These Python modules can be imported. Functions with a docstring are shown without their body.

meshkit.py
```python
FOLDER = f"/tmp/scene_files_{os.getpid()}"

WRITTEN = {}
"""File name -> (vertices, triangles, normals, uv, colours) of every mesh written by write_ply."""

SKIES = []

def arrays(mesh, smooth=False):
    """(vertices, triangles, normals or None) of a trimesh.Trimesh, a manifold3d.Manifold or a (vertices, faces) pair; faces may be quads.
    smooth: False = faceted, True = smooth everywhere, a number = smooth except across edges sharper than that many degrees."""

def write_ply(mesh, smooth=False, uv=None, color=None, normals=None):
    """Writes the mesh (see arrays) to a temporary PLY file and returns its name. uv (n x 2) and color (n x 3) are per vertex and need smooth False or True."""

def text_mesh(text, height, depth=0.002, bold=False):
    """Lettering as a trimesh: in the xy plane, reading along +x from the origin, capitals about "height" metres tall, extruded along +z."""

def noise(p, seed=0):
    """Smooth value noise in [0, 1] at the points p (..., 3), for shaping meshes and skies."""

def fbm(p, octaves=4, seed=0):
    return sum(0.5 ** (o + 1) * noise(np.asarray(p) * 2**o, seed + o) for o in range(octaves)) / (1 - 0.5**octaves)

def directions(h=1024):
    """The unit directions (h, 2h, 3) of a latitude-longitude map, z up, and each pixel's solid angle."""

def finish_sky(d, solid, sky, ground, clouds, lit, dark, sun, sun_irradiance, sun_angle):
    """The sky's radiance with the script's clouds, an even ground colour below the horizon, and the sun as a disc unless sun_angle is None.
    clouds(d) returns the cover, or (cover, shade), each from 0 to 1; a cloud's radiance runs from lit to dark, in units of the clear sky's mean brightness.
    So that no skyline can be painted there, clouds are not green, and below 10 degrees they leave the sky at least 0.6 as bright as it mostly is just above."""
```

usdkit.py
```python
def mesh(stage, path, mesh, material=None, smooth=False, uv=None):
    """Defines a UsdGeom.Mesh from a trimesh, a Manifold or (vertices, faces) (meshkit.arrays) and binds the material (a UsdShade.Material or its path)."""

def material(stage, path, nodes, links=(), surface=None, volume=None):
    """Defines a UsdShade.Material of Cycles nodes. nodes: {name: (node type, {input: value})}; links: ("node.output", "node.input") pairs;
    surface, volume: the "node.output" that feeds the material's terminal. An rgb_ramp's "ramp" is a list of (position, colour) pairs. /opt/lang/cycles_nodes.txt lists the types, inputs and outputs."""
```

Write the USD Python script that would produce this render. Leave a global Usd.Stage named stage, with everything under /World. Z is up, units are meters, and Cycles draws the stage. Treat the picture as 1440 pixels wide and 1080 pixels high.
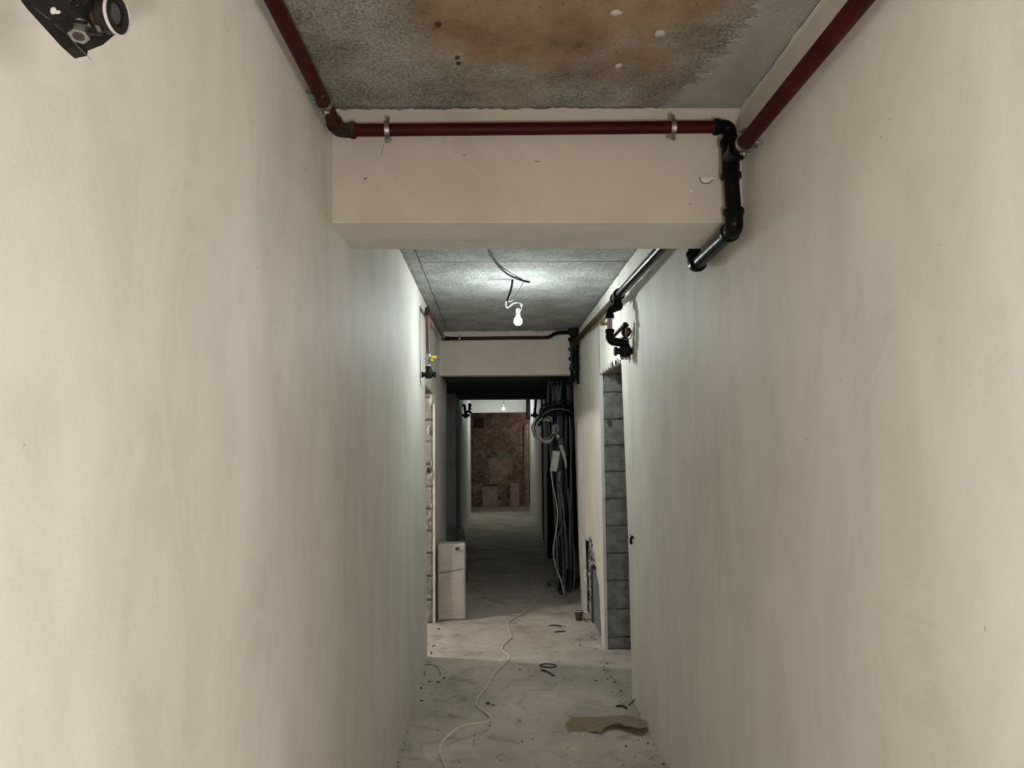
import math, random
import numpy as np, trimesh, meshkit, usdkit
from pxr import Usd, UsdGeom, UsdLux, Gf, Sdf
from shapely.geometry import Polygon
rnd = random.Random(7)
stage = Usd.Stage.CreateInMemory()
UsdGeom.SetStageUpAxis(stage, 'Z'); UsdGeom.SetStageMetersPerUnit(stage, 1.0)
UsdGeom.Xform.Define(stage, '/World')

# ------------------------------------------------------------------ camera, light levels, exposure
FPX, EYE = 1050.0, 1.59
YAW, PITCH, ROLL = map(math.radians, (1.454, 4.616, 0.5))
EXPOSURE = 0.0
LAMP_UNSEEN_NEAR, LAMP_1, LAMP_2, LAMP_UNSEEN_ROOM, LAMP_UNSEEN_END = 1650.0, 780.0, 450.0, 1000.0, 150.0  # the near, room and end lamps are out of view
UNSEEN_WINDOW = 6.8  # both windows are out of view behind the camera
WARM, COOL = (1.0, 0.965, 0.92), (0.88, 1.0, 1.0)
fw = np.array([math.sin(YAW)*math.cos(PITCH), math.cos(YAW)*math.cos(PITCH), math.sin(PITCH)])
rt = np.array([math.cos(YAW), -math.sin(YAW), 0.0]); up = np.cross(rt, fw)
rt, up = rt*math.cos(ROLL)-up*math.sin(ROLL), rt*math.sin(ROLL)+up*math.cos(ROLL)
EYEP = np.array([0, 0, EYE])
cam = UsdGeom.Camera.Define(stage, '/World/camera')
cam.CreateHorizontalApertureAttr(36.0); cam.CreateVerticalApertureAttr(27.0)
cam.CreateFocalLengthAttr(36.0*FPX/1440); cam.CreateClippingRangeAttr(Gf.Vec2f(0.05, 200))
cam.CreateExposureAttr(EXPOSURE)
M4 = Gf.Matrix4d(*rt, 0, *up, 0, *(-fw), 0, *EYEP, 1)
UsdGeom.Xformable(cam).AddTransformOp().Set(M4)
for name, x, y, rot in (('unseen_window_light', -3.97, -1.9, -90), ('unseen_window_light_001', 4.17, -1.6, 90)):      # unseen side windows behind the viewer, placed to light the near walls
    L = UsdLux.RectLight.Define(stage, '/World/'+name); L.CreateWidthAttr(2.6); L.CreateHeightAttr(1.6); L.CreateIntensityAttr(UNSEEN_WINDOW*(1.08 if x < 0 else .78)); L.CreateColorAttr(Gf.Vec3f(*WARM))
    x_ = UsdGeom.Xformable(L); x_.AddTranslateOp().Set(Gf.Vec3d(x, y, 1.5)); x_.AddRotateZOp().Set(rot); x_.AddRotateXOp().Set(90)
dome = UsdLux.DomeLight.Define(stage, '/World/night_sky'); dome.CreateIntensityAttr(0.004); dome.CreateColorAttr(Gf.Vec3f(.6, .75, 1))

def ray(px, py): return fw + rt*(px-720)/FPX - up*(py-540)/FPX
def aty(px, py, y): d = ray(px, py); return EYEP + d*(y/d[1])          # photo measurement -> the point of it on a plane of known depth
def atz(px, py, z): d = ray(px, py); return EYEP + d*((z-EYE)/d[2])
def atx(px, py, x): d = ray(px, py); return EYEP + d*(x/d[0])

# ------------------------------------------------------------------ stage helpers
used = set()
def free(path):
    p, k = path, 0
    while p in used: k += 1; p = f'{path}_{k:03d}'
    used.add(p); return p
def keys(prim, label=None, cat=None, group=None, kind=None):
    for k, v in (('label', label), ('category', cat), ('group', group), ('kind', kind)):
        if v: prim.SetCustomDataByKey(k, v)
    return prim
ORIGIN = {}
def thing(name, label=None, cat=None, loc=(0, 0, 0), group=None, kind=None):
    p = free('/World/'+name); x = UsdGeom.Xform.Define(stage, p); x.AddTranslateOp().Set(Gf.Vec3d(*map(float, loc)))
    ORIGIN[p] = np.array(loc, float)
    keys(x.GetPrim(), label, cat, group, kind); return p
def obj(name, mesh, m, parent=None, label=None, cat=None, group=None, kind=None, smooth=35):
    v, f, _ = meshkit.arrays(mesh); v = np.array(v, float)
    if parent is None:
        base = np.array([*(v[:, :2].min(0)+v[:, :2].max(0))/2, v[:, 2].min()]); p = free('/World/'+name)
    else:
        base = np.zeros(3); q = parent
        while q != '/World':
            v = v-ORIGIN[q]; q = q.rpartition('/')[0]
        p = free(parent+'/'+name)
    if parent is None: v = v-base
    g = usdkit.mesh(stage, p, trimesh.Trimesh(v, f, process=False), m, smooth=smooth)
    if parent is None: UsdGeom.Xformable(g).AddTranslateOp().Set(Gf.Vec3d(*map(float, base)))
    ORIGIN[p] = base if parent is None else np.zeros(3)
    keys(g.GetPrim(), label, cat, group, kind); return p
cat_ = trimesh.util.concatenate

# ------------------------------------------------------------------ materials
def MAT(name, c1, c2, scale=3, stretch=(1, 1, 1), rough=.8, bump=(60, .3, .01), bump2=None, metal=0, c3=None, detail=5, lo=.35, hi=.65, spec=.5, rrange=None, speck=None, dist=0.0):
    n = {'geo': ('geometry', {}), 'map': ('mapping', {'mapping_type': 'point', 'scale': stretch}),
         'n1': ('noise_texture', {'scale': scale, 'detail': detail, 'roughness': .6, 'distortion': dist}),
         'ramp': ('rgb_ramp', {'ramp': [(lo, c1), (hi, c2)] if c3 is None else [(lo, c1), ((lo+hi)/2, c2), (hi, c3)]}),
         'p': ('principled_bsdf', {'roughness': rough, 'metallic': metal, 'specular_ior_level': spec}),
         'n2': ('noise_texture', {'scale': bump[0], 'detail': 4, 'roughness': .6}),
         'b': ('bump', {'strength': bump[1], 'distance': bump[2]})}
    l = [('geo.position', 'map.vector'), ('map.vector', 'n1.vector'), ('n1.fac', 'ramp.fac'), ('geo.position', 'n2.vector'), ('n2.fac', 'b.height'), ('b.normal', 'p.normal')]
    col = 'ramp.color'
    if speck:                                     # (scale, threshold, colour, amount) dark or light grains
        n['n3'] = ('noise_texture', {'scale': speck[0], 'detail': 2, 'roughness': .7})
        n['r3'] = ('rgb_ramp', {'ramp': [(speck[1], (0, 0, 0)), (speck[1]+.08, (1, 1, 1))]})
        n['m3a'] = ('math', {'math_type': 'multiply', 'value2': speck[3]})
        n['m3'] = ('mix', {'mix_type': 'mix', 'color2': speck[2]})
        l += [('geo.position', 'n3.vector'), ('n3.fac', 'r3.fac'), ('r3.color', 'm3a.value1'), ('m3a.value', 'm3.fac'), (col, 'm3.color1')]
        col = 'm3.color'
    l.append((col, 'p.base_color'))
    if bump2:
        n['n4'] = ('noise_texture', {'scale': bump2[0], 'detail': 3}); n['b2'] = ('bump', {'strength': bump2[1], 'distance': bump2[2]})
        l += [('map.vector', 'n4.vector'), ('n4.fac', 'b2.height'), ('b2.normal', 'b.normal')]
    if rrange:
        n['mr'] = ('map_range', {'range_type': 'linear', 'from_min': .3, 'from_max': .7, 'to_min': rrange[0], 'to_max': rrange[1]})
        l += [('n1.fac', 'mr.value'), ('mr.result', 'p.roughness')]
    return usdkit.material(stage, '/World/Looks/'+name, n, l, surface='p.BSDF')

def plaster_mat(name, ca, cb, cc):
    n = {'geo': ('geometry', {}),
         'mv': ('mapping', {'mapping_type': 'point', 'scale': (1, 1.9, .75)}), 'nv': ('noise_texture', {'scale': 1.9, 'detail': 7, 'roughness': .6, 'distortion': .5}),
         'rv': ('rgb_ramp', {'ramp': [(.32, ca), (.5, cb), (.62, cc)]}),
         'mp': ('mapping', {'mapping_type': 'point', 'scale': (1, 1, .8)}), 'np': ('noise_texture', {'scale': 3.1, 'detail': 7, 'roughness': .5, 'distortion': 1.6}),
         'rp': ('rgb_ramp', {'ramp': [(.47, (0, 0, 0)), (.485, (.7, .7, .7)), (.55, (.8, .8, .8)), (.62, (0, 0, 0))]}),
         'fp': ('math', {'math_type': 'multiply', 'value2': .5}), 'mx': ('mix', {'mix_type': 'mix', 'color2': cc}),
         'ms': ('mapping', {'mapping_type': 'point', 'rotation': (math.radians(18), 0, 0), 'scale': (1, 70, 2.2)}), 'ns': ('noise_texture', {'scale': 1.0, 'detail': 3, 'roughness': .6}),
         'nm': ('noise_texture', {'scale': 1.3, 'detail': 2}), 'rm': ('rgb_ramp', {'ramp': [(.5, (0, 0, 0)), (.7, (1, 1, 1))]}), 'rs': ('rgb_ramp', {'ramp': [(.62, (0, 0, 0)), (.72, (1, 1, 1))]}),
         'fs': ('math', {'math_type': 'multiply'}), 'fs2': ('math', {'math_type': 'multiply', 'value2': .3}), 'mx2': ('mix', {'mix_type': 'mix', 'color2': (.80, .76, .69)}),
         'nd': ('noise_texture', {'scale': 38, 'detail': 2, 'roughness': .4}), 'rd': ('rgb_ramp', {'ramp': [(.775, (0, 0, 0)), (.80, (1, 1, 1))]}), 'fd': ('math', {'math_type': 'multiply', 'value2': .6}),
         'mx3': ('mix', {'mix_type': 'mix', 'color2': (.16, .13, .1)}),
         'nf': ('noise_texture', {'scale': 90, 'detail': 4}), 'bf': ('bump', {'strength': .10, 'distance': .004}), 'bl': ('bump', {'strength': .10, 'distance': .012}),
         'p': ('principled_bsdf', {'roughness': .62, 'specular_ior_level': .35})}
    l = [('geo.position', 'mv.vector'), ('mv.vector', 'nv.vector'), ('nv.fac', 'rv.fac'), ('geo.position', 'mp.vector'), ('mp.vector', 'np.vector'), ('np.fac', 'rp.fac'),
         ('rp.color', 'fp.value1'), ('fp.value', 'mx.fac'), ('rv.color', 'mx.color1'),
         ('geo.position', 'ms.vector'), ('ms.vector', 'ns.vector'), ('ns.fac', 'rs.fac'), ('geo.position', 'nm.vector'), ('nm.fac', 'rm.fac'), ('rs.color', 'fs.value1'), ('rm.color', 'fs.value2'),
         ('fs.value', 'fs2.value1'), ('fs2.value', 'mx2.fac'), ('mx.color', 'mx2.color1'),
         ('geo.position', 'nd.vector'), ('nd.fac', 'rd.fac'), ('rd.color', 'fd.value1'), ('fd.value', 'mx3.fac'), ('mx2.color', 'mx3.color1'), ('mx3.color', 'p.base_color'),
         ('geo.position', 'nf.vector'), ('nf.fac', 'bf.height'), ('np.fac', 'bl.height'), ('bl.normal', 'bf.normal'), ('bf.normal', 'p.normal')]
    return usdkit.material(stage, '/World/Looks/'+name, n, l, surface='p.BSDF')

M = {}
M['plaster'] = plaster_mat('plaster', (.635, .60, .535), (.695, .66, .595), (.75, .715, .65))
M['plaster_pink'] = plaster_mat('plaster_pink', (.51, .445, .38), (.56, .49, .425), (.60, .53, .46))
M['masonry'] = MAT('masonry', (.25, .24, .22), (.38, .37, .34), 12, bump=(70, .8, .02), rough=.95)
M['block'] = MAT('block', (.20, .20, .19), (.36, .36, .34), 14, bump=(120, 1.0, .015), rough=.95, speck=(55, .66, (.06, .06, .06), .8))
M['block_warm'] = MAT('block_warm', (.38, .34, .30), (.56, .51, .46), 16, bump=(90, 1.0, .03), rough=.95, speck=(40, .66, (.12, .11, .1), .7))
M['rubble'] = MAT('rubble', (.07, .065, .06), (.5, .48, .44), 22, bump=(80, 1, .03), rough=.95, c3=(.85, .83, .79), lo=.40, hi=.60)
M['aac'] = MAT('aac', (.46, .41, .365), (.56, .51, .455), 9, bump=(180, .6, .008), rough=.95, speck=(24, .68, (.66, .62, .57), .5))
M['red_pipe'] = MAT('red_pipe', (.030, .0032, .0025), (.052, .006, .0045), 9, rough=.5, spec=.12, bump=(40, .15, .004), speck=(60, .70, (.03, .008, .006), .8))
M['rust_pipe'] = MAT('rust_pipe', (.07, .022, .014), (.12, .042, .026), 9, rough=.5, bump=(40, .2, .004))
M['brown_pipe'] = MAT('brown_pipe', (.018, .013, .010), (.055, .034, .016), 14, rough=.7, spec=.12, bump=(40, .2, .004))
M['black_pipe'] = MAT('black_pipe', (.0025, .0026, .0028), (.006, .006, .006), 12, rough=.3, spec=.12, bump=(60, .2, .003))
M['cast_iron'] = MAT('cast_iron', (.005, .0045, .004), (.014, .012, .010), 30, rough=.45, spec=.18, bump=(160, .5, .004))
M['galvanized'] = MAT('galvanized', (.28, .28, .27), (.46, .46, .44), 60, rough=.35, metal=1, bump=(200, .2, .002))
M['steel'] = MAT('steel', (.26, .25, .24), (.46, .44, .42), 40, rough=.32, metal=.8, bump=(150, .3, .003))
M['pale_nipple'] = MAT('pale_nipple', (.36, .31, .29), (.48, .43, .41), 30, rough=.5, bump=(100, .2, .003))
M['dark_steel'] = MAT('dark_steel', (.05, .045, .04), (.12, .11, .10), 40, rough=.5, metal=.5, bump=(150, .3, .003))
M['brass'] = MAT('brass', (.38, .25, .035), (.56, .38, .06), 50, rough=.35, metal=.5, bump=(100, .2, .002))
M['yellow'] = MAT('yellow', (.62, .42, .015), (.78, .54, .03), 30, rough=.4, bump=(60, .1, .002))
M['red_dial'] = MAT('red_dial', (.22, .02, .02), (.32, .05, .04), 30, rough=.4, bump=(60, .1, .002))
M['cable_black'] = MAT('cable_black', (.005, .005, .006), (.013, .013, .015), 20, rough=.7, spec=.12, bump=(80, .1, .002))
M['cable_grey'] = MAT('cable_grey', (.10, .11, .12), (.17, .18, .19), 20, rough=.45, bump=(80, .1, .002))
M['cable_pale'] = MAT('cable_pale', (.40, .40, .38), (.54, .54, .5), 20, rough=.45, bump=(80, .1, .002))
M['cable_blue'] = MAT('cable_blue', (.012, .02, .05), (.025, .04, .09), 20, rough=.45, bump=(80, .1, .002))
M['cable_brown'] = MAT('cable_brown', (.05, .02, .018), (.10, .045, .035), 20, rough=.45, bump=(80, .1, .002))
M['cord'] = MAT('cord', (.62, .57, .45), (.74, .70, .58), 14, rough=.55, bump=(80, .1, .002))
M['white_plastic'] = MAT('white_plastic', (.70, .70, .67), (.8, .8, .77), 20, rough=.4, bump=(80, .1, .002))
M['box_grey'] = MAT('box_grey', (.42, .43, .39), (.52, .53, .49), 20, rough=.5, bump=(80, .1, .002))
M['blue_grey'] = MAT('blue_grey', (.15, .165, .215), (.23, .245, .30), 10, rough=.5, bump=(80, .2, .004))
M['cardboard'] = MAT('cardboard', (.22, .165, .105), (.31, .24, .16), 16, (1, 3, 1), rough=.9, bump=(140, .5, .004))
M['paper_cup'] = MAT('paper_cup', (.03, .022, .018), (.09, .065, .05), 60, rough=.6, bump=(90, .2, .003))
M['paper'] = MAT('paper', (.6, .58, .54), (.74, .72, .68), 30, rough=.8, bump=(90, .2, .003))
M['grit'] = MAT('grit', (.07, .065, .055), (.26, .24, .20), 30, rough=.95, bump=(200, .6, .004))
M['dark_scrap'] = MAT('dark_scrap', (.015, .013, .011), (.05, .042, .035), 30, rough=.7, bump=(200, .6, .004))
M['pale_chip'] = MAT('pale_chip', (.42, .40, .36), (.55, .53, .48), 30, rough=.95, bump=(200, .6, .004))
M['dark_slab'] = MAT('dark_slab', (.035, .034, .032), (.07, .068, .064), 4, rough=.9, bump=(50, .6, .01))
M['dark_void'] = MAT('dark_void', (.02, .02, .02), (.04, .04, .04), 4, rough=.9, bump=(50, .6, .01))  # near-black colour puts the dark of the unlit shaft and room into walls
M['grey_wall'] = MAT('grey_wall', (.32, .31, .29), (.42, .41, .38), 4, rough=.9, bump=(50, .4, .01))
M['tarp'] = MAT('tarp', (.03, .045, .045), (.08, .10, .10), 6, rough=.5, bump=(20, .5, .02))
M['pencil'] = MAT('pencil', (.02, .02, .02), (.05, .05, .05), 50, rough=.8)
BR = dict(rough=.85, bump=(50, .6, .01), dist=1.2)
M['board_brown'] = MAT('board_brown', (.095, .055, .038), (.20, .125, .085), 5.5, c3=(.40, .28, .20), lo=.3, hi=.72, **BR)
M['board_pale'] = MAT('board_pale', (.21, .135, .095), (.33, .22, .155), 7, c3=(.48, .35, .26), lo=.3, hi=.72, **BR)
M['board_pink'] = MAT('board_pink', (.27, .18, .15), (.38, .27, .22), 9, c3=(.50, .38, .32), lo=.3, hi=.7, **BR)
M['board_dark'] = MAT('board_dark', (.035, .012, .009), (.06, .02, .015), 6, **BR)
M['board_green'] = MAT('board_green', (.13, .17, .09), (.24, .28, .16), 8, **BR)
M['ceiling_smooth'] = MAT('ceiling_smooth', (.30, .29, .255), (.37, .355, .315), 7, rough=.95, bump=(90, .7, .006))

def ceiling_mat():     # rough-cast concrete soffit with a bare brown field in the middle of the first bay
    n = {'geo': ('geometry', {}), 'sx': ('separate_xyz', {}),
         'nw': ('noise_texture', {'scale': 2.2, 'detail': 5, 'roughness': .6}), 'nwm': ('map_range', {'range_type': 'linear', 'from_min': .3, 'from_max': .7, 'to_min': -.2, 'to_max': .2, 'clamp': False}),
         'dx': ('math', {'math_type': 'subtract', 'value2': .20}), 'dxa': ('math', {'math_type': 'absolute'}), 'dxs': ('math', {'math_type': 'multiply', 'value2': 1.75}),
         'dy': ('math', {'math_type': 'subtract', 'value2': 1.35}), 'dya': ('math', {'math_type': 'absolute'}), 'dys': ('math', {'math_type': 'multiply', 'value2': .84}),
         'mxx': ('math', {'math_type': 'smoothmax', 'value3': .25}), 'ad': ('math', {'math_type': 'add'}),
         'rb': ('rgb_ramp', {'ramp': [(.62, (1, 1, 1)), (.86, (0, 0, 0))]}),
         'nb': ('noise_texture', {'scale': 5, 'detail': 8, 'roughness': .65}), 'rbc': ('rgb_ramp', {'ramp': [(.28, (.10, .07, .045)), (.36, (.25, .165, .10)), (.48, (.34, .23, .145)), (.62, (.40, .285, .19)), (.75, (.46, .36, .24))]}),
         'ng': ('noise_texture', {'scale': 120, 'detail': 5, 'roughness': .7}), 'nl': ('noise_texture', {'scale': 5, 'detail': 5, 'roughness': .6}), 'nlr': ('map_range', {'range_type': 'linear', 'from_min': .3, 'from_max': .7, 'to_min': -.10, 'to_max': .10, 'clamp': False}), 'ngl': ('math', {'math_type': 'add'}), 'rg': ('rgb_ramp', {'ramp': [(.34, (.13, .125, .10)), (.45, (.29, .28, .24)), (.56, (.42, .405, .36)), (.7, (.62, .60, .55))]}),
         'mix': ('mix', {'mix_type': 'mix'}), 'nsp': ('noise_texture', {'scale': 60, 'detail': 3, 'roughness': .7}), 'rsp': ('rgb_ramp', {'ramp': [(.60, (1, 1, 1)), (.70, (.5, .47, .42))]}),
         'mul': ('mix', {'mix_type': 'multiply', 'fac': 1.0}), 'bh': ('bump', {'strength': .9, 'distance': .010}), 'p': ('principled_bsdf', {'roughness': .95, 'specular_ior_level': .25})}
    l = [('geo.position', 'sx.vector'), ('geo.position', 'nw.vector'), ('nw.fac', 'nwm.value'), ('sx.x', 'dx.value1'), ('dx.value', 'dxa.value1'), ('dxa.value', 'dxs.value1'),
         ('sx.y', 'dy.value1'), ('dy.value', 'dya.value1'), ('dya.value', 'dys.value1'), ('dxs.value', 'mxx.value1'), ('dys.value', 'mxx.value2'), ('mxx.value', 'ad.value1'), ('nwm.result', 'ad.value2'), ('ad.value', 'rb.fac'),
         ('geo.position', 'nb.vector'), ('nb.fac', 'rbc.fac'), ('geo.position', 'ng.vector'), ('geo.position', 'nl.vector'), ('nl.fac', 'nlr.value'), ('ng.fac', 'ngl.value1'), ('nlr.result', 'ngl.value2'), ('ngl.value', 'rg.fac'), ('rb.color', 'mix.fac'), ('rg.color', 'mix.color1'), ('rbc.color', 'mix.color2'),
         ('geo.position', 'nsp.vector'), ('nsp.fac', 'rsp.fac'), ('mix.color', 'mul.color1'), ('rsp.color', 'mul.color2'), ('mul.color', 'p.base_color'),
         ('ng.fac', 'bh.height'), ('bh.normal', 'p.normal')]
    return usdkit.material(stage, '/World/Looks/ceiling_brown', n, l, surface='p.BSDF')
M['ceiling_brown'] = ceiling_mat()
M['ceiling_concrete'] = MAT('ceiling_concrete', (.27, .27, .25), (.42, .42, .395), 5, rough=.95, bump=(55, 1.0, .014), speck=(62, .55, (.09, .09, .08), .75))

def floor_mat():
    n = {'geo': ('geometry', {}), 'n1': ('noise_texture', {'scale': 1.7, 'detail': 8, 'roughness': .62, 'distortion': .5}),
         'r1': ('rgb_ramp', {'ramp': [(.3, (.34, .295, .245)), (.45, (.47, .42, .355)), (.58, (.55, .495, .42)), (.72, (.68, .625, .54))]}),
         'n2': ('noise_texture', {'scale': 6.5, 'detail': 5, 'roughness': .6, 'distortion': .8}), 'r2': ('rgb_ramp', {'ramp': [(.32, (.58, .56, .50)), (.46, (1, 1, 1)), (.62, (1, 1, 1)), (.75, (1.25, 1.23, 1.18))]}),
         'm1': ('mix', {'mix_type': 'multiply', 'fac': .8}), 'n3': ('noise_texture', {'scale': 45, 'detail': 3, 'roughness': .6}), 'r3': ('rgb_ramp', {'ramp': [(.26, (.35, .33, .3)), (.36, (1, 1, 1))]}),
         'm2': ('mix', {'mix_type': 'multiply', 'fac': .8}), 'n4': ('noise_texture', {'scale': 28, 'detail': 6, 'roughness': .65}), 'b': ('bump', {'strength': .55, 'distance': .012}),
         'p': ('principled_bsdf', {'roughness': .85, 'specular_ior_level': .3})}
    l = [('geo.position', 'n1.vector'), ('n1.fac', 'r1.fac'), ('geo.position', 'n2.vector'), ('n2.fac', 'r2.fac'), ('r1.color', 'm1.color1'), ('r2.color', 'm1.color2'),
         ('geo.position', 'n3.vector'), ('n3.fac', 'r3.fac'), ('m1.color', 'm2.color1'), ('r3.color', 'm2.color2'), ('m2.color', 'p.base_color'), ('geo.position', 'n4.vector'), ('n4.fac', 'b.height'), ('b.normal', 'p.normal')]
    return usdkit.material(stage, '/World/Looks/floor_concrete', n, l, surface='p.BSDF')
M['floor'] = floor_mat()
M['floor_dust'] = MAT('floor_dust', (.30, .22, .19), (.42, .33, .28), 6, rough=.95, bump=(60, .6, .01))
def EMIT(name, col, strength):
    return usdkit.material(stage, '/World/Looks/'+name, {'e': ('emission', {'color': col, 'strength': strength})}, [], surface='e.emission')
M['unseen_bulb_near'] = EMIT('unseen_bulb_near', WARM, LAMP_UNSEEN_NEAR)
M['bulb_1'], M['bulb_2'] = EMIT('bulb_1', COOL, LAMP_1), EMIT('bulb_2', COOL, LAMP_2)
M['unseen_bulb_room'], M['unseen_bulb_end'] = EMIT('unseen_bulb_room', (1.0, .92, .86), LAMP_UNSEEN_ROOM), EMIT('unseen_bulb_end', (1.0, .86, .76), LAMP_UNSEEN_END)

# ------------------------------------------------------------------ shape helpers
def unit(v): v = np.asarray(v, float); return v/np.linalg.norm(v)
def frame(z):
    z = unit(z); a = np.array([0, 0, 1.]) if abs(z[2]) < .9 else np.array([1., 0, 0]); x = unit(np.cross(a, z)); return np.stack([x, np.cross(z, x), z], 1)
def box(x0, x1, y0, y1, z0, z1):
    m = trimesh.creation.box([abs(x1-x0), abs(y1-y0), abs(z1-z0)]); m.apply_translation([(x0+x1)/2, (y0+y1)/2, (z0+z1)/2]); return m
def cbox(x0, x1, y0, y1, z0, z1, c=.004):
    p = []
    for sx, x in ((1, x0), (-1, x1)):
        for sy, y in ((1, y0), (-1, y1)):
            for sz, z in ((1, z0), (-1, z1)):
                p += [(x, y+sy*c, z+sz*c), (x+sx*c, y, z+sz*c), (x+sx*c, y+sy*c, z)]
    return trimesh.convex.convex_hull(np.array(p))
def tube(pts, r, n=14):
    p = np.asarray(pts, float); keep = np.r_[True, np.linalg.norm(np.diff(p, axis=0), axis=1) > 1e-7]; p = p[keep]
    r = np.broadcast_to(np.asarray(r, float), (len(keep),))[keep]
    t = np.gradient(p, axis=0) if len(p) > 2 else np.repeat([p[1]-p[0]], 2, 0)
    t /= np.linalg.norm(t, axis=1, keepdims=True)
    F = frame(t[0]); a = F[:, 0]; rings = []; ang = np.arange(n)*2*np.pi/n
    for k in range(len(p)):
        a = unit(a-t[k]*(a@t[k])); b = np.cross(t[k], a)
        rings.append(p[k]+r[k]*(np.cos(ang)[:, None]*a+np.sin(ang)[:, None]*b))
    v = np.vstack(rings+[p[:1], p[-1:]]); f = []; c0, c1 = len(p)*n, len(p)*n+1
    for k in range(len(p)-1):
        for j in range(n):
            q = (j+1) % n; f += [(k*n+j, k*n+q, (k+1)*n+q), (k*n+j, (k+1)*n+q, (k+1)*n+j)]
    for j in range(n):
        q = (j+1) % n; f += [(c0, q, j), (c1, (len(p)-1)*n+j, (len(p)-1)*n+q)]
    return trimesh.Trimesh(v, f, process=False)
def cyl(a, b, r, n=18, ch=.0):
    a, b = np.asarray(a, float), np.asarray(b, float)
    if not ch: return tube([a, b], r, n)
    d = unit(b-a); return tube([a, a+d*ch, b-d*ch, b], [r-ch, r, r, r-ch], n)
def fillet(pts, R, n=7):
    p = [np.asarray(x, float) for x in pts]; out = [p[0]]
    for a, b, c in zip(p, p[1:], p[2:]):
        k = min(R, np.linalg.norm(b-a)*.49, np.linalg.norm(c-b)*.49); s, e = b+unit(a-b)*k, b+unit(c-b)*k
        for t in np.linspace(0, 1, n): out.append((1-t)**2*s+2*t*(1-t)*b+t*t*e)
    return np.array(out+[p[-1]])
def spline(pts, step=.02):
    from scipy.interpolate import CubicSpline
    p = np.asarray(pts, float); s = np.r_[0, np.cumsum(np.linalg.norm(np.diff(p, axis=0), axis=1)**.5)]
    L = np.linalg.norm(np.diff(p, axis=0), axis=1).sum(); return CubicSpline(s, p)(np.linspace(0, s[-1], max(6, int(L/step))))
def lathe(prof, base, axis, n=24):
    prof = np.asarray(prof, float); F = frame(axis); return tube([np.asarray(base)+F[:, 2]*(h+1e-6*i) for i, (r, h) in enumerate(prof)], np.maximum(prof[:, 0], 1e-4), n)
def ball(c, r, sub=2, s=(1, 1, 1)):
    m = trimesh.creation.icosphere(sub, r); m.apply_scale(s); m.apply_translation(c); return m
def torus(c, axis, R, r, n=28, k=8):
    F = frame(axis); a = np.linspace(0, 2*np.pi, n+1); return tube([np.asarray(c)+R*(np.cos(t)*F[:, 0]+np.sin(t)*F[:, 1]) for t in a], r, k)
def hexa(a, b, r): return tube([a, b], r, 6)
def ringband(c, axis, r0, r1, w, n=24):
    c = np.asarray(c, float); d = unit(axis)*w/2; F = frame(axis); ang = np.arange(n)*2*np.pi/n; e = np.cos(ang)[:, None]*F[:, 0]+np.sin(ang)[:, None]*F[:, 1]
    v = np.vstack([c-d+r1*e, c+d+r1*e, c+d+r0*e, c-d+r0*e]); f = []
    for k in range(4):
        for j in range(n):
            q = (j+1) % n; A, B = k*n, ((k+1) % 4)*n; f += [(A+j, A+q, B+q), (A+j, B+q, B+j)]
    return trimesh.Trimesh(v, f, process=False)
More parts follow.
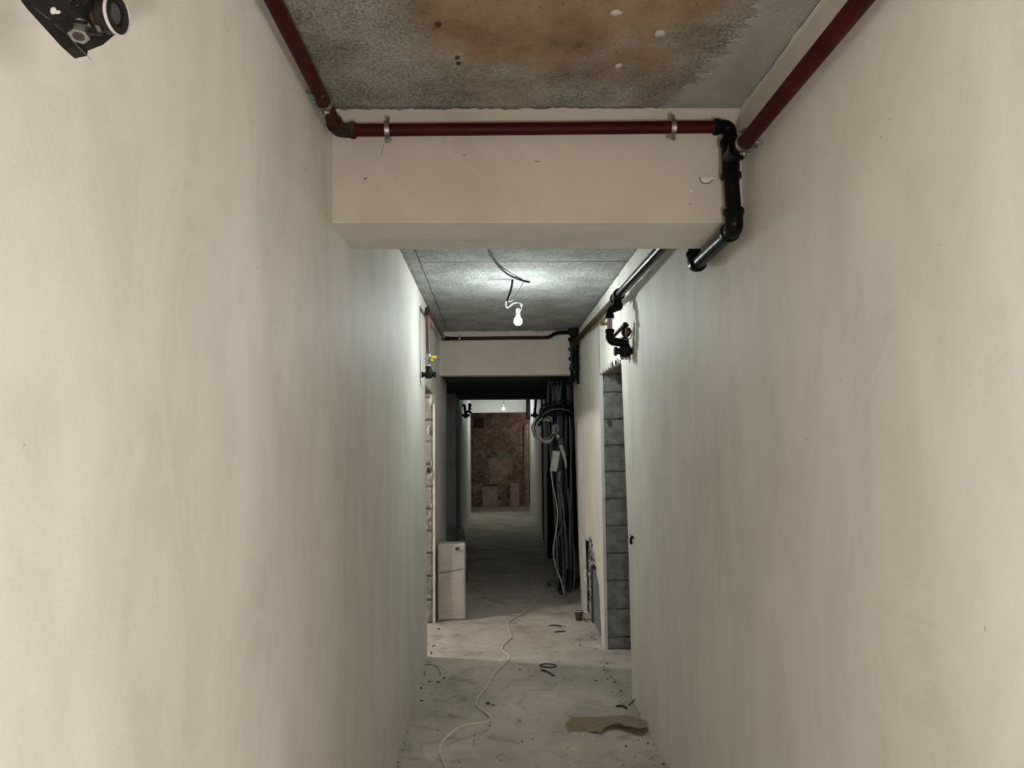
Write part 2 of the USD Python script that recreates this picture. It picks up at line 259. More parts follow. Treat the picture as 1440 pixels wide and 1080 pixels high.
def ragged(poly, edges, amp=.006, step=.03, seed=0):
    """Polygon with the numbered edges broken into short jittered steps."""
    out, rg, n = [], np.random.default_rng(seed), len(poly)
    for k in range(n):
        a, b = np.array(poly[k], float), np.array(poly[(k+1) % n], float); out.append(a)
        if k in edges:
            L = np.linalg.norm(b-a); d = (b-a)/L; nn = np.array([-d[1], d[0]]); m = int(L/step)
            w = meshkit.fbm(np.stack([np.arange(1, m)*.45, np.full(m-1, seed*3.1), np.zeros(m-1)], 1), 3, seed)-.5
            for i in range(1, m):
                out.append(a+d*(i+rg.uniform(-.3, .3))*step+nn*(w[i-1]*2.2*amp+rg.normal()*amp*.3))
    return out
def extrude_x(poly, x0, x1, holes=()):          # poly in (y, z)
    P_ = Polygon(poly).buffer(0)
    for h in holes: P_ = P_.difference(Polygon(h).buffer(0))
    if P_.geom_type != 'Polygon': P_ = max(P_.geoms, key=lambda g: g.area)
    m = trimesh.creation.extrude_polygon(P_, abs(x1-x0), engine='earcut'); v = m.vertices.copy()
    m.vertices = np.stack([min(x0, x1)+v[:, 2], v[:, 0], v[:, 1]], 1); return m
def extrude_y(poly, y0, y1):                    # poly in (x, z)
    m = trimesh.creation.extrude_polygon(Polygon(poly).buffer(0), abs(y1-y0), engine='earcut'); v = m.vertices.copy()
    m.vertices = np.stack([v[:, 0], min(y0, y1)+v[:, 2], v[:, 1]], 1); m.invert(); return m
def extrude_z(poly, z0, z1):
    m = trimesh.creation.extrude_polygon(Polygon(poly).buffer(0), abs(z1-z0), engine='earcut'); m.apply_translation([0, 0, min(z0, z1)]); return m
def rock(c, r, seed, flat=.6):
    m = trimesh.creation.icosphere(1, 1.0); m.vertices *= (.65+.7*meshkit.noise(m.vertices*1.7+seed*7.3, seed))[:, None]
    m.vertices *= np.array([r, r*.8, r*flat]); m.apply_transform(trimesh.transformations.rotation_matrix(seed*1.7, [0, 0, 1])); m.apply_translation(np.asarray(c)-[0, 0, m.bounds[0][2]]); return m

# ------------------------------------------------------------------ THE SETTING
XL, XR, ZC, TP = -.535, .85, 2.735, .02
YB, YE = -5.0, 19.25
YL, YR = .62, 1.05                              # the near ends of the two corridor walls; behind them an unseen lobby opens out
S = 'structure'
obj('floor', box(-4.3, 4.5, YB-.2, YE+.3, -.2, 0), M['floor'], kind=S)
obj('floor', box(-.9, 1.4, 17.95, YE, 0, .012), M['floor_dust'], kind=S)

# ceiling over the first bay
c1 = thing('ceiling', kind=S)
obj('concrete_slab', box(-4.2, 4.4, YB-.2, 2.62, ZC, ZC+.2), M['ceiling_brown'], c1)
obj('smooth_margin', extrude_z(ragged([(.70, YB), (.86, YB), (.86, 2.47), (.60, 2.47), (.62, 2.36), (.68, 2.2), (.71, 1.9)], {3, 4, 5, 6}, .045, .012, 3), ZC-.004, ZC+.01), M['ceiling_smooth'], c1)
for px, py, w in ((867, 18, .018), (928, 47, .02), (1080, 130, .012), (870, 92, .014)):
    p = atz(px, py, ZC); m = rock((p[0], p[1], ZC-.006), w, int(px) % 17, .35); obj('plaster_lump', m, M['pale_chip'], c1)
for px, py, w in ((616, 33, .012), (643, 80, .008), (645, 88, .008)):  # dark lumps in place of small black spots
    p = atz(px, py, ZC); obj('dark_spot', rock((p[0], p[1], ZC-.008), w, int(px) % 13, .8), M['dark_scrap'], c1)

# ceiling over the second bay: cast against boards, joints left open
c2 = thing('ceiling', kind=S)
obj('backing', box(-.755, 1.075, 2.62, 7.8, ZC+.006, ZC+.2), M['dark_slab'], c2)
ja, jb = atz(586, 360, ZC), atz(631, 463, ZC); yj = float(atz(650, 368, ZC)[1])
obj('cast_panel', box(-.755, ja[0], 2.62, 7.6, ZC, ZC+.05), M['ceiling_concrete'], c2)
obj('cast_panel', box(ja[0]+.007, 1.075, 2.62, yj, ZC+.001, ZC+.05), M['ceiling_concrete'], c2)
obj('cast_panel', box(ja[0]+.007, 1.075, yj+.010, 7.6, ZC, ZC+.05), M['ceiling_concrete'], c2)
# dark dropped slab over the third bay, ceiling of the far bay
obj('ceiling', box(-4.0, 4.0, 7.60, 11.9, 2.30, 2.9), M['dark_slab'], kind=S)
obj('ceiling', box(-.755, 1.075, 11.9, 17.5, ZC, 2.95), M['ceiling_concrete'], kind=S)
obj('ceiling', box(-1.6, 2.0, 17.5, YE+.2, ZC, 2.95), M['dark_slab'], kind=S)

# first cross beam: concrete core, pinkish plaster with a ragged upper edge
b1 = thing('trim_1', kind=S)
obj('core', box(-.6, .95, 2.475, 2.78, 2.35, ZC), M['masonry'], b1)
obj('plaster_face', extrude_y(ragged([(-.56, 2.335), (.86, 2.335), (.86, 2.733), (-.56, 2.723)], {2}, .006, .012, 5), 2.455, 2.478), M['plaster_pink'], b1)
obj('plaster_soffit', box(-.56, .87, 2.456, 2.80, 2.333, 2.352), M['plaster'], b1)
obj('plaster_face', extrude_y([(-.56, 2.335), (.86, 2.335), (.86, 2.72), (-.56, 2.72)], 2.78, 2.80), M['plaster'], b1)
for px, py, r in ((993, 252, .016), (972, 268, .008), (1000, 250, .01)):     # chipped plaster
    p = aty(px, py, 2.455); m = ball(p, r, 2, (1, .35, .8)); m.vertices = m.vertices*1.0; m = ball((0, 0, 0), r, 2, (1, .3, .8)); m.apply_translation(p); obj('plaster_chip', m, M['plaster'], b1)
def curl(cx, cy, rpx, a0, a1, yy): return [aty(cx+rpx*math.cos(t), cy+rpx*math.sin(t)*.8, yy) for t in np.linspace(a0, a1, 14)]
obj('plaster_crack', tube(curl(993, 251, 9, -.2, 3.4, 2.4545), .0014, 6), M['dark_scrap'], b1)
obj('plaster_crack', tube([aty(x, y, 2.4545) for x, y in ((512, 253), (514, 251), (516, 250))], .0016, 6), M['dark_scrap'], b1)
obj('plaster_crack', tube([aty(x, y, 2.4545) for x, y in ((752, 226), (756, 227), (759, 227))], .0010, 6), M['rust_pipe'], b1)
obj('plaster_crack', tube([aty(x, y, 2.4545) for x, y in ((540, 203), (538, 211), (536, 219))], .0006, 5), M['dark_scrap'], b1)
# second beam at the drop
b2 = thing('trim_2', kind=S)
obj('core', box(-.6, .95, 7.44, 7.62, 2.30, ZC), M['masonry'], b2)
obj('plaster_face', extrude_y(ragged([(-.55, 2.29), (.86, 2.29), (.86, 2.722), (-.55, 2.715)], {2}, .008, .025, 8), 7.42, 7.442), M['plaster_pink'], b2)
obj('plaster_soffit', box(-.55, .86, 7.421, 7.62, 2.283, 2.302), M['plaster'], b2)
p = aty(799, 525, 7.45); obj('plaster_lump', rock((p[0], 7.47, 2.27), .045, 4, .7), M['plaster'], b2)
# far beam
obj('trim_3', box(XL-.02, XR+.02, 17.5, 17.75, 2.335, ZC+.02), M['plaster'], kind=S)

# left wall: plaster skins on block masonry, doorway between 5.79 and 6.85
LEAN = lambda z: .027-.0106*z
def lean(m): m.vertices = m.vertices+np.stack([LEAN(m.vertices[:, 2])*np.clip((6.85-m.vertices[:, 1])/1.05, 0, 1)**.7, 0*m.vertices[:, 0], 0*m.vertices[:, 0]], 1); return m
wl = thing('wall_left', kind=S)
T = XL-TP
obj('plaster', lean(extrude_x(ragged([(YL, 0), (5.79, 0), (5.80, 2.07), (5.80, 2.722), (YL, 2.722)], {1, 3}, .005, .03, 11), T, XL)), M['plaster'], wl)
obj('plaster', lean(extrude_x(ragged([(5.80, 2.075), (6.87, 2.06), (6.87, 2.72), (5.80, 2.72)], {0}, .008, .025, 12), T, XL)), M['plaster'], wl)
obj('plaster', extrude_x(ragged([(6.86, 0), (8.52, 0), (8.54, 2.30), (8.54, 2.72), (6.86, 2.72)], {4}, .006, .03, 13), T, XL), M['plaster'], wl)
obj('masonry_core', box(T-.2, T, YL+.03, 5.785, 0, ZC), M['masonry'], wl)
obj('lintel', box(T-.2, T, 5.785, 6.88, 2.08, ZC), M['masonry'], wl)
obj('masonry_core', box(T-.2, T, 7.27, 8.52, 0, ZC), M['masonry'], wl)
zz, k = 0.0, 0
while zz < 2.05:
    h = .205+rnd.uniform(-.008, .008); z1 = min(zz+h, 2.08)
    y0 = 6.86+rnd.uniform(-.008, .012)
    blk = cbox(T-.19, T-.003, y0, 7.26, zz+.006, z1-.006, .012)
    blk = blk.subdivide().subdivide(); blk.vertices += (meshkit.noise(blk.vertices*23, k)[:, None]-.5)*np.array([0, .02, 0])
    obj('concrete_block', blk, M['block_warm'], wl, smooth=20)
    zz = z1; k += 1
obj('mortar_core', box(T-.18, T-.01, 6.885, 7.27, 0, 2.08), M['masonry'], wl)
for px, py, r in ((608, 570, .05), (603, 612, .035), (611, 655, .02), (611, 672, .025), (610, 716, .02), (602, 870, .03), (605, 830, .025)):
    p = aty(px, py, 6.86); m = rock((0, 0, 0), r, int(py) % 11, 1.2); m.vertices *= np.array([.45, .35, 1]); m.apply_translation([min(p[0], T-.01), 6.855, p[2]]); obj('mortar_lump', m, M['pale_chip'], wl)
p = aty(604, 665, 6.86); obj('dark_hole_lump', rock((p[0]-.012, 6.852, p[2]), .022, 3, 1.2), M['dark_scrap'], wl)  # dark lump puts the shade of a hole into colour
obj('chalk_ring', torus(aty(600.5, 740, 5.7)+[.012, 0, 0], (1, 0, .05), .018, .0016, 20, 5), M['pencil'], wl)
# dim partition between the dark opening and the far bay, then the far wall
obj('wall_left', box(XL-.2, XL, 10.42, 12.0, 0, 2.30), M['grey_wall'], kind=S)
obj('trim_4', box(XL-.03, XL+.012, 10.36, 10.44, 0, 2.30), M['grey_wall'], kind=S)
obj('wall_left', box(XL-.2, XL, 12.75, 17.75, 0, ZC+.05), M['plaster'], kind=S)
obj('wall_left', box(XL-.2, XL-.01, 12.0, 12.75, 2.05, ZC+.05), M['plaster'], kind=S)

# right wall
wr = thing('wall_right', kind=S)
TR = XR+.026
obj('plaster', extrude_x(ragged([(YR, 0), (4.755, 0), (4.78, 1.0), (4.90, 2.13), (4.90, 2.725), (YR, 2.725)], {0, 1, 2, 4}, .0045, .03, 21), XR, TR), M['plaster'], wr)
obj('plaster', extrude_x(ragged([(4.89, 2.13), (5.93, 2.145), (5.93, 2.72), (4.89, 2.72)], {0, 2}, .010, .02, 22), XR, TR), M['plaster'], wr)
hole = ragged([(7.18, -.05), (7.20, .45), (7.24, .76), (7.05, .70), (6.9, .70), (6.65, .78), (6.42, .66), (6.28, .50), (6.16, .44), (6.06, -.05), (6.5, -.06)], set(range(9)), .02, .035, 6)
obj('plaster', extrude_x(ragged([(5.90, 0), (7.42, 0), (7.62, .6), (7.9, 2.2), (7.95, 2.72), (5.91, 2.72)], {1, 2, 5}, .005, .03, 23), XR, TR, [hole]), M['plaster'], wr)
obj('masonry_core', box(TR, TR+.2, YR+.03, 4.76, 0, ZC), M['masonry'], wr)
obj('lintel', box(TR, TR+.2, 4.74, 5.95, 2.15, ZC), M['masonry'], wr)
obj('masonry_core', box(TR+.05, TR+.2, 6.31, 7.40, 0, ZC), M['masonry'], wr)
obj('masonry_core', box(TR, TR+.05, 6.31, 7.40, .85, ZC), M['masonry'], wr)
obj('mortar_core', box(TR+.012, TR+.19, 5.925, 6.31, 0, 2.15), M['masonry'], wr)
zj = [0]+[float(aty(868, y, 5.91)[2]) for y in (895.5, 856, 816.5, 778, 739.5, 701.5, 663.5, 626.5, 589.5, 552)]+[2.15]
for k, (a, b) in enumerate(zip(zj, zj[1:])):
    yo = rnd.uniform(-.004, .006)
    obj('concrete_block', cbox(TR+.002, TR+.2, 5.905+yo, 6.30, a+.006, b-.006, .006), M['block'], wr, smooth=20)
# number pencilled on the jamb
tx = meshkit.text_mesh('9', .058, .001, bold=True); v = tx.vertices.copy(); p = aty(852.8, 600.5, 5.895)
tx.vertices = np.stack([p[0]+v[:, 0]*.8, 5.895-v[:, 2]*1.0, p[2]+v[:, 1]], 1); obj('pencil_number', tx, M['pencil'], wr, label='dark number 9 written on the block')
# plaster drips on the doorway head; the dark ones paint in shadows
for k in range(20):
    y = 4.93+k*.049+rnd.uniform(-.02, .02); h = rnd.uniform(.005, .04)
    obj('drip_and_shadow', cbox(XR-rnd.uniform(.004, .012), XR+.004, y, y+rnd.uniform(.006, .016), 2.128, 2.135+h, .002), M['dark_scrap'] if k % 3 == 0 else M['pale_chip'], wr)
# broken-out chase low on the pier
g = np.linspace(0, 1, 60); gy, gz = np.meshgrid(5.99+1.3*g, .0+.84*g, indexing='ij'); q = np.stack([gy*9, gz*13, 0*gy], -1)
dep = TR-.012+.05*np.clip((6.95-gy)/.2, 0, 1)+.055*meshkit.fbm(q, 4, 3)+.02*np.abs(np.sin(gy*22+6*meshkit.noise(q*.5, 5)))
v = np.stack([dep, gy, gz], -1).reshape(-1, 3); f = [(i*60+j, i*60+j+1, (i+1)*60+j+1, (i+1)*60+j) for i in range(59) for j in range(59)]
obj('broken_chase', (v, np.array(f)), M['rubble'], wr, label='chase of broken masonry low on the pier', smooth=False)
eb = thing('electrical_panel', 'blue-grey flat panel set upright into the broken chase by the right doorway', 'panel', (XR+.05, 6.55, 0))
obj('panel_board', cbox(XR+.028, XR+.058, 6.34, 6.76, 0, .47, .006), M['blue_grey'], eb)
obj('panel_edge', cbox(XR+.018, XR+.058, 6.765, 6.83, 0, .5, .005), M['dark_scrap'], eb)
# far right wall
obj('wall_right', box(XR-.02, XR+.2, 12.05, 12.5, 0, ZC+.05), M['plaster'], kind=S)
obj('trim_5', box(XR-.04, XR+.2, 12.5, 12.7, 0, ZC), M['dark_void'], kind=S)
obj('wall_right', box(XR, XR+.2, 12.7, 17.75, 0, ZC+.05), M['plaster'], kind=S)
# unseen lobby behind the camera, shaped to light the corridor, and the side rooms
obj('wall_back', box(-4.2, 4.4, YB-.2, YB, 0, ZC), M['plaster'], kind=S)
obj('wall_unseen_lobby_left', box(-4.2, -4.0, YB, YL, 0, ZC), M['plaster'], kind=S); obj('wall_unseen_lobby_left', box(-4.0, T, YL, YL+.15, 0, ZC), M['plaster'], kind=S)
obj('wall_unseen_lobby_right', box(4.2, 4.4, YB, YR, 0, ZC), M['plaster'], kind=S); obj('wall_unseen_lobby_right', box(TR, 4.2, YR, YR+.15, 0, ZC), M['plaster'], kind=S)
for k, (x, y) in enumerate(((-4.0, -1.9), (4.2, -1.6))):  # frames of the unseen windows that light the near walls
    w = thing(f'window_{k+1}', kind=S); e = .04
    for nm, b in (('frame_rail', (x-e, x+e, y-1.37, y+1.37, .62, .69)), ('frame_rail', (x-e, x+e, y-1.37, y+1.37, 2.31, 2.38)), ('frame_stile', (x-e, x+e, y-1.37, y-1.31, .69, 2.31)), ('frame_stile', (x-e, x+e, y+1.31, y+1.37, .69, 2.31))):
        obj(nm, cbox(*b), M['white_plastic'], w)
obj('wall_room_left', box(-4.2, -4.0, 3.0, 12.7, 0, 2.9), M['plaster'], kind=S)
obj('wall_room_left', box(-4.0, -.755, 3.0, 3.2, 0, 2.9), M['plaster'], kind=S)
obj('wall_room_left', box(-4.0, -.755, 7.45, 7.6, 0, 2.9), M['plaster'], kind=S)
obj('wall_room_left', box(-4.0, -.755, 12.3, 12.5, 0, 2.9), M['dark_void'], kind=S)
obj('ceiling', box(-4.0, -.755, 3.0, 7.6, ZC, 2.9), M['ceiling_concrete'], kind=S)
obj('wall_room_right', box(4.0, 4.2, 3.0, 7.6, 0, 2.9), M['plaster'], kind=S)
obj('wall_room_right', box(1.08, 4.0, 3.0, 3.2, 0, 2.9), M['plaster'], kind=S)
obj('wall_room_right', box(1.08, 4.0, 7.35, 7.5, 0, 2.9), M['plaster'], kind=S)
obj('ceiling', box(1.076, 4.0, 3.0, 7.5, ZC, 2.9), M['ceiling_concrete'], kind=S)
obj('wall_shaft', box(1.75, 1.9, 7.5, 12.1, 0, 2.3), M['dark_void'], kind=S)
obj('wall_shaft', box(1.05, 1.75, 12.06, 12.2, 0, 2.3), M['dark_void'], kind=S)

# end of the corridor: a boarded wall of mismatched stained sheets
we = thing('wall_end', kind=S)
obj('backing_sheet', box(-1.6, 2.0, YE, YE+.15, 0, ZC), M['board_brown'], we)
def board(px0, py0, px1, py1, m, t, tilt=0):
    a, b = aty(px0, py1, YE-t), aty(px1, py0, YE-t); m_ = cbox(a[0], b[0], YE-t, YE-.001, max(a[2], .013), b[2], .004); obj('board', m_, M[m], we)
board(665, 590, 690, 643, 'board_brown', .012); board(690, 588, 716, 644, 'board_brown', .016); board(716, 588, 738, 665, 'board_brown', .010)
board(664, 645, 688, 682, 'board_brown', .018); board(687, 644, 721, 667, 'board_pale', .03); board(688, 667, 714, 681, 'board_pale', .02)
board(715, 666, 738, 680, 'board_brown', .035); board(664, 682, 678, 713, 'board_brown', .008)
board(701, 680, 718, 712, 'board_brown', .01)
board(666, 588, 680, 602, 'board_dark', .03); board(738, 598, 740, 712, 'board_pale', .05); board(741, 596, 743, 713, 'board_pink', .06)
gp = [aty(700+9*(1+.4*math.cos(3*t))*math.cos(t)+6, 640-6*(1+.3*math.sin(2*t))*math.sin(t), YE-.032)[[0, 2]] for t in np.linspace(0, 2*np.pi, 20)[:-1]]
obj('green_patch', extrude_y([tuple(x) for x in gp], YE-.034, YE-.01), M['board_green'], we)
for (a, b, c_, d_, t, lab) in ((678, 684, 700, 714, .12, 'wide pinkish board leaning on the brown end wall, left of the narrow one'), (718, 679, 730, 714, .16, 'narrow pinkish board leaning on the brown end wall at right')):
    lo, hi = aty(a, d_, YE-t), aty(c_, b, YE-.05); m = cbox(lo[0], hi[0], -.012, .012, .0, hi[2]-.012, .004)
    ht = hi[2]-.012; m.vertices[:, 1] += (YE-t+.02)+(m.vertices[:, 2]/ht)*(t-.07); m.vertices[:, 2] += .012
    obj('leaning_board', m, M['board_pink'], label=lab, cat='board', group=None)

# ------------------------------------------------------------------ PIPEWORK
def clamp(c, axis, r, wall, wl_, label, group='galvanized pipe clamps'):
    """Split ring round a pipe with two bolted ears and a threaded rod into the wall."""
    c, ax, w = np.asarray(c, float), unit(axis), unit(wall); side = unit(np.cross(ax, w))
    t = thing('pipe_clamp', label, 'pipe clamp', c-[0, 0, r], group)
    obj('ring', ringband(c, ax, r+.0012, r+.0055, .016), M['galvanized'], t)
    for s in (-1, 1):
        e = c+side*s*(r+.012)
        F = np.stack([ax, side, w], 1); m = trimesh.creation.box([.015, .020, .008]); m.vertices = m.vertices@F.T+e; 
        hd = hexa(e-w*.004, e-w*.010, .007)
        obj('ear', m, M['galvanized'], t); obj('bolt', cat_([hd, cyl(e-w*.012, e-w*.017, .004, 10), cyl(e+w*.004, e+w*.012, .004, 10)]), M['galvanized'], t)
    obj('rod', cyl(c+w*(r+.003), c+w*wl_, .0045, 10), M['steel'], t); return t
def elbow_fit(a, b, c, r, name, m, par, R=.05, ln=.05):
    """Black threaded bend at b between the pipes towards a and c, with a collar at both mouths."""
    b = np.asarray(b, float); da, dc = unit(np.asarray(a)-b), unit(np.asarray(c)-b); p, q = b+da*ln, b+dc*ln
    k = obj(name, tube(fillet([p, b, q], R, 9), r*1.16, 18), m, par)
    for e, d in ((p, da), (q, dc)): obj('collar', cyl(e-d*.012, e+d*.008, r*1.34, 20, .003), m, par)
    return k
RP = .0203
YP = 2.375                                     # axis of the pipe along the beam
Lz, Bz = 2.616, 2.626
A0, A1 = np.array([-.500, -4.6, 2.59]), np.array([-.500, YP, Lz])
t = thing('red_pipe', 'dark red sprinkler pipe running along the top of the left wall', 'pipe', (-.48, 2.2, 2.52))
obj('pipe', cyl(A0, A1+[0, -.05, 0], RP, 20), M['red_pipe'], t)
B1 = aty(1018, 178, YP); B1 = np.array([B1[0], YP, Bz+.004]); RX = .787
elbow_fit(A0, A1, A1+[1, 0, 0], RP, 'elbow', M['brown_pipe'], t)
t = thing('red_pipe', 'dark red sprinkler pipe across the face of the near beam', 'pipe', (.13, YP, 2.60))
obj('pipe', cyl(A1+[.055, 0, 0], (RX-.05, YP, Bz+.004), RP, 20), M['red_pipe'], t)
RC = np.array([RX, 2.05, 2.475])
t = thing('red_pipe', 'dark red sprinkler pipe running along the top of the right wall', 'pipe', (.77, 2.0, 2.45))
RN = atx(1212, 0, .803); d = RN-np.array([RX+.004, 2.26, 2.522])
obj('pipe', cyl(np.array([RX+.004, 2.28, 2.522]), RN+unit(d)*6, .0233, 20), M['red_pipe'], t)
# black riser: bend, tee, drop, bend, crossing under the beam, bend, rise
RR = .0254
t = thing('black_riser', 'black pipe riser with tee and bends passing under the right end of the near beam', 'pipe', (RX, YP, 2.25))
top = np.array([RX, YP, Bz+.004]); low = np.array([RX+.006, YP, 2.290]); bk = aty(983, 374, 2.90); bk = np.array([min(bk[0], .805), 2.90, bk[2]])
elbow_fit(top-[1, 0, 0], top, low, RP, 'elbow', M['black_pipe'], t, .045, .045)
tc = np.array([RX, YP, 2.520])
obj('tee', cat_([cyl(tc+[0, 0, .062], tc-[0, 0, .062], RR*1.15, 22, .003), cyl(tc, tc+[0, -.085, .002], RR*1.12, 22, .003)]), M['black_pipe'], t)
for a, b in ((tc+[0, 0, .046], tc+[0, 0, .066]), (tc-[0, 0, .046], tc-[0, 0, .066]), (tc+[0, -.068, 0], tc+[0, -.09, 0])): obj('collar', cyl(a, b, RR*1.34, 22, .003), M['black_pipe'], t)
obj('pipe', cyl(tc-[0, 0, .06], low+[0, 0, .03], RR, 22), M['black_pipe'], t)
elbow_fit(tc, low, bk, RR, 'elbow', M['black_pipe'], t, .055, .055)
obj('pipe', cyl(low+unit(bk-low)*.05, bk-unit(bk-low)*.045, RR, 22), M['black_pipe'], t)
elbow_fit(low, bk, bk+[0, 0, 1], RR, 'elbow', M['black_pipe'], t, .05, .05)
rz = np.array([bk[0], bk[1], 2.505])
obj('pipe', cyl(bk+[0, 0, .045], rz-[0, 0, .05], RR, 22), M['black_pipe'], t)
P2 = aty(868, 417, 4.50)                       # tee of the second-bay pipe
elbow_fit(bk, rz, P2, RR, 'elbow', M['black_pipe'], t, .05, .05)
# clamps
q = aty(545, 182, YP); PZ = lambda x: Lz+(Bz+.004-Lz)*(x-A1[0]-.055)/(RX-.05-A1[0]-.055)
clamp((q[0], YP, PZ(q[0])), (1, 0, 0), RP, (0, 1, 0), .085, 'galvanized clamp on the beam pipe, at its left end')
q = aty(946, 178, YP); clamp((q[0], YP, PZ(q[0])), (1, 0, 0), RP, (0, 1, 0), .085, 'galvanized clamp on the beam pipe, at its right end')
clamp((-.500, 2.17, Lz-.0008), (0, 1, 0), RP, (-1, 0, 0), .045, 'galvanized clamp on the left wall pipe near the bend')
clamp(np.array([RX+.004, 2.28, 2.522])+unit(d)*.035, d, .0236, (1, 0, 0), .066, 'galvanized clamp on the right wall pipe beside the tee')
for nm, a, b, lab in (('wall_bolt', (-.54, 2.10, 2.615), (-.485, 2.10, 2.60), 'short threaded rod sticking out of the left wall by the pipe bend'), ('wall_bolt', (.86, 2.30, 2.535), (.81, 2.30, 2.53), 'short threaded rod sticking out of the right wall by the tee')):
    tt = thing(nm, lab, 'bolt', np.minimum(a, b)); a, b = np.array(a), np.array(b)
    obj('rod', cyl(a, b, .0045, 10), M['dark_steel'], tt); obj('nut', hexa(a+(b-a)*.55, a+(b-a)*.72, .009), M['dark_steel'], tt)

# second bay, right wall: pipe, tee, offset and control valve
t = thing('wall_pipe', 'glossy black pipe along the right wall behind the near beam', 'pipe', (.79, 4.0, 2.46))
obj('pipe', cyl(rz+unit(P2-rz)*.05, P2-unit(P2-rz)*.03, RR, 20), M['black_pipe'], t)
obj('tee', cat_([cyl(P2-[0, .07, 0], P2+[0, .07, 0], .031, 20, .004), cyl(P2, P2-[0, 0, .05], .028, 20, .003)]), M['black_pipe'], t)
obj('collar', cyl(P2-[0, .08, 0], P2-[0, .05, 0], .036, 20, .003), M['black_pipe'], t); obj('collar', cyl(P2+[0, .08, 0], P2+[0, .05, 0], .036, 20, .003), M['black_pipe'], t)
P3 = aty(812, 477, 7.22); 
t = thing('wall_pipe', 'brown stained pipe along the right wall running on to the far riser', 'pipe', (.79, 6.0, 2.46))
obj('pipe', cyl(P2+[0, .07, 0], P3, .0215, 18), M['brown_pipe'], t)
clamp(P2+[0, .11, 0], (0, 1, 0), .0225, (1, 0, 0), max(.05, XR-P2[0]+.005), 'galvanized clamp beside the tee over the right doorway')

def gate_valve(t, c, s=1.0, flip=1, up_collar=True):
    """Cast alarm-valve body with two flanged outlets and cover bolts."""
    c = np.asarray(c, float); X, Z = np.array([1., 0, 0]), np.array([0, 0, 1.])
    prof = [(.018, .055), (.024, .05), (.024, .03), (.03, .02), (.034, .0), (.034, -.02), (.03, -.045), (.024, -.05), (.004, -.052)]
    obj('valve_body', lathe([(r*s, -h*s) for r, h in prof], c, -Z), M['cast_iron'], t)
    for sg in (-1, 1):
        o = c+X*sg*.030*s-Z*.012*s
        k = obj('outlet', cyl(o-X*sg*.02*s, o+X*sg*.022*s, .019*s, 18, .002), M['cast_iron'], t)
        obj('flange', ringband(o+X*sg*.026*s, X, .012*s, .027*s, .014*s), M['cast_iron'], t)
    for i in range(3):
        b = c+np.array([(i-1)*.022, -.022, -.048])*s; obj('bolt', hexa(b, b-Z*.016*s, .0085*s), M['steel'], t)
    cov = c+np.array([0, -.036*s, -.005*s]); obj('cover', cyl(c+np.array([0, -.02*s, -.005*s]), cov, .022*s, 18, .003), M['cast_iron'], t)
W = lambda px, py, dy=0.0: aty(px, py, 4.50+dy)
t = thing('control_valve', 'black control valve assembly with brass tap on the right wall above the doorway', 'valve', W(879, 503))
obj('offset_pipe', tube(fillet([P2-[0, 0, .04], W(872, 431), W(857, 436), W(857, 448)], .035, 9), .0235, 18), M['black_pipe'], t)
obj('collar', cyl(W(857, 442), W(857, 448), .029, 18, .003), M['black_pipe'], t)
obj('nipple', cyl(W(857, 447), W(857, 465), .0185, 18), M['pale_nipple'], t)
tap = obj('test_tap', cat_([cyl(W(855, 455.5), W(849, 455.5), .008, 12), cyl(W(851, 455.5), W(847.5, 455.5), .013, 6), cyl(W(847.5, 455.5), W(844, 456), .010, 12)]), M['brass'], t)
obj('tap_lever', tube(spline([W(850, 453), W(849, 450), W(846, 450.5)], .004), .004, 8), M['brass'], tap)
obj('elbow', tube(fillet([W(857, 463), W(857.5, 480), W(877, 482)], .045, 9), .0255, 18), M['black_pipe'], t)
obj('collar', cyl(W(857, 463), W(857, 468), .030, 18, .003), M['black_pipe'], t)
obj('stub_pipe', tube([W(863, 473, .05), W(876, 459, -.02)], .011, 12), M['rust_pipe'], t)
obj('end_cap', lathe([(.001, -.002), (.014, 0), (.019, .008), (.019, .024), (.012, .03), (.001, .031)], W(878, 460, -.02), (.25, -.6, .5)), M['cast_iron'], t)
gv = W(879, 491)
gate_valve(t, gv, 1.05)
obj('neck', cyl(gv+[0, 0, .04], gv+[0, 0, .075], .02, 16, .003), M['cast_iron'], t)
obj('ring', cyl(W(879, 480), W(879, 477), .021, 18, .002), M['galvanized'], t)
ga = obj('pressure_gauge', lathe([(.001, 0), (.026, 0), (.029, .004), (.029, .024), (.024, .028), (.001, .028)], W(880, 468), (0, -1, .1)), M['cast_iron'], t)
obj('dial', cyl(W(880.5, 468)+[0, -.0285, 0], W(880.5, 468)+[0, -.031, 0], .013, 16), M['red_dial'], ga)
obj('hand_wheel', torus(W(884, 468.5, -.045), (.7, -.7, 0), .034, .003), M['steel'], t)
obj('flex_tail', tube(spline([W(889, 476), W(890, 484), W(888, 494), W(885, 510)], .01), .004, 8), M['cable_pale'], t)
obj('flex_tail', tube(spline([W(893, 478, .05), W(898, 482, .08), W(901, 496, .09), W(903, 512, .09)], .01), .0016, 6), M['cable_pale'], t)

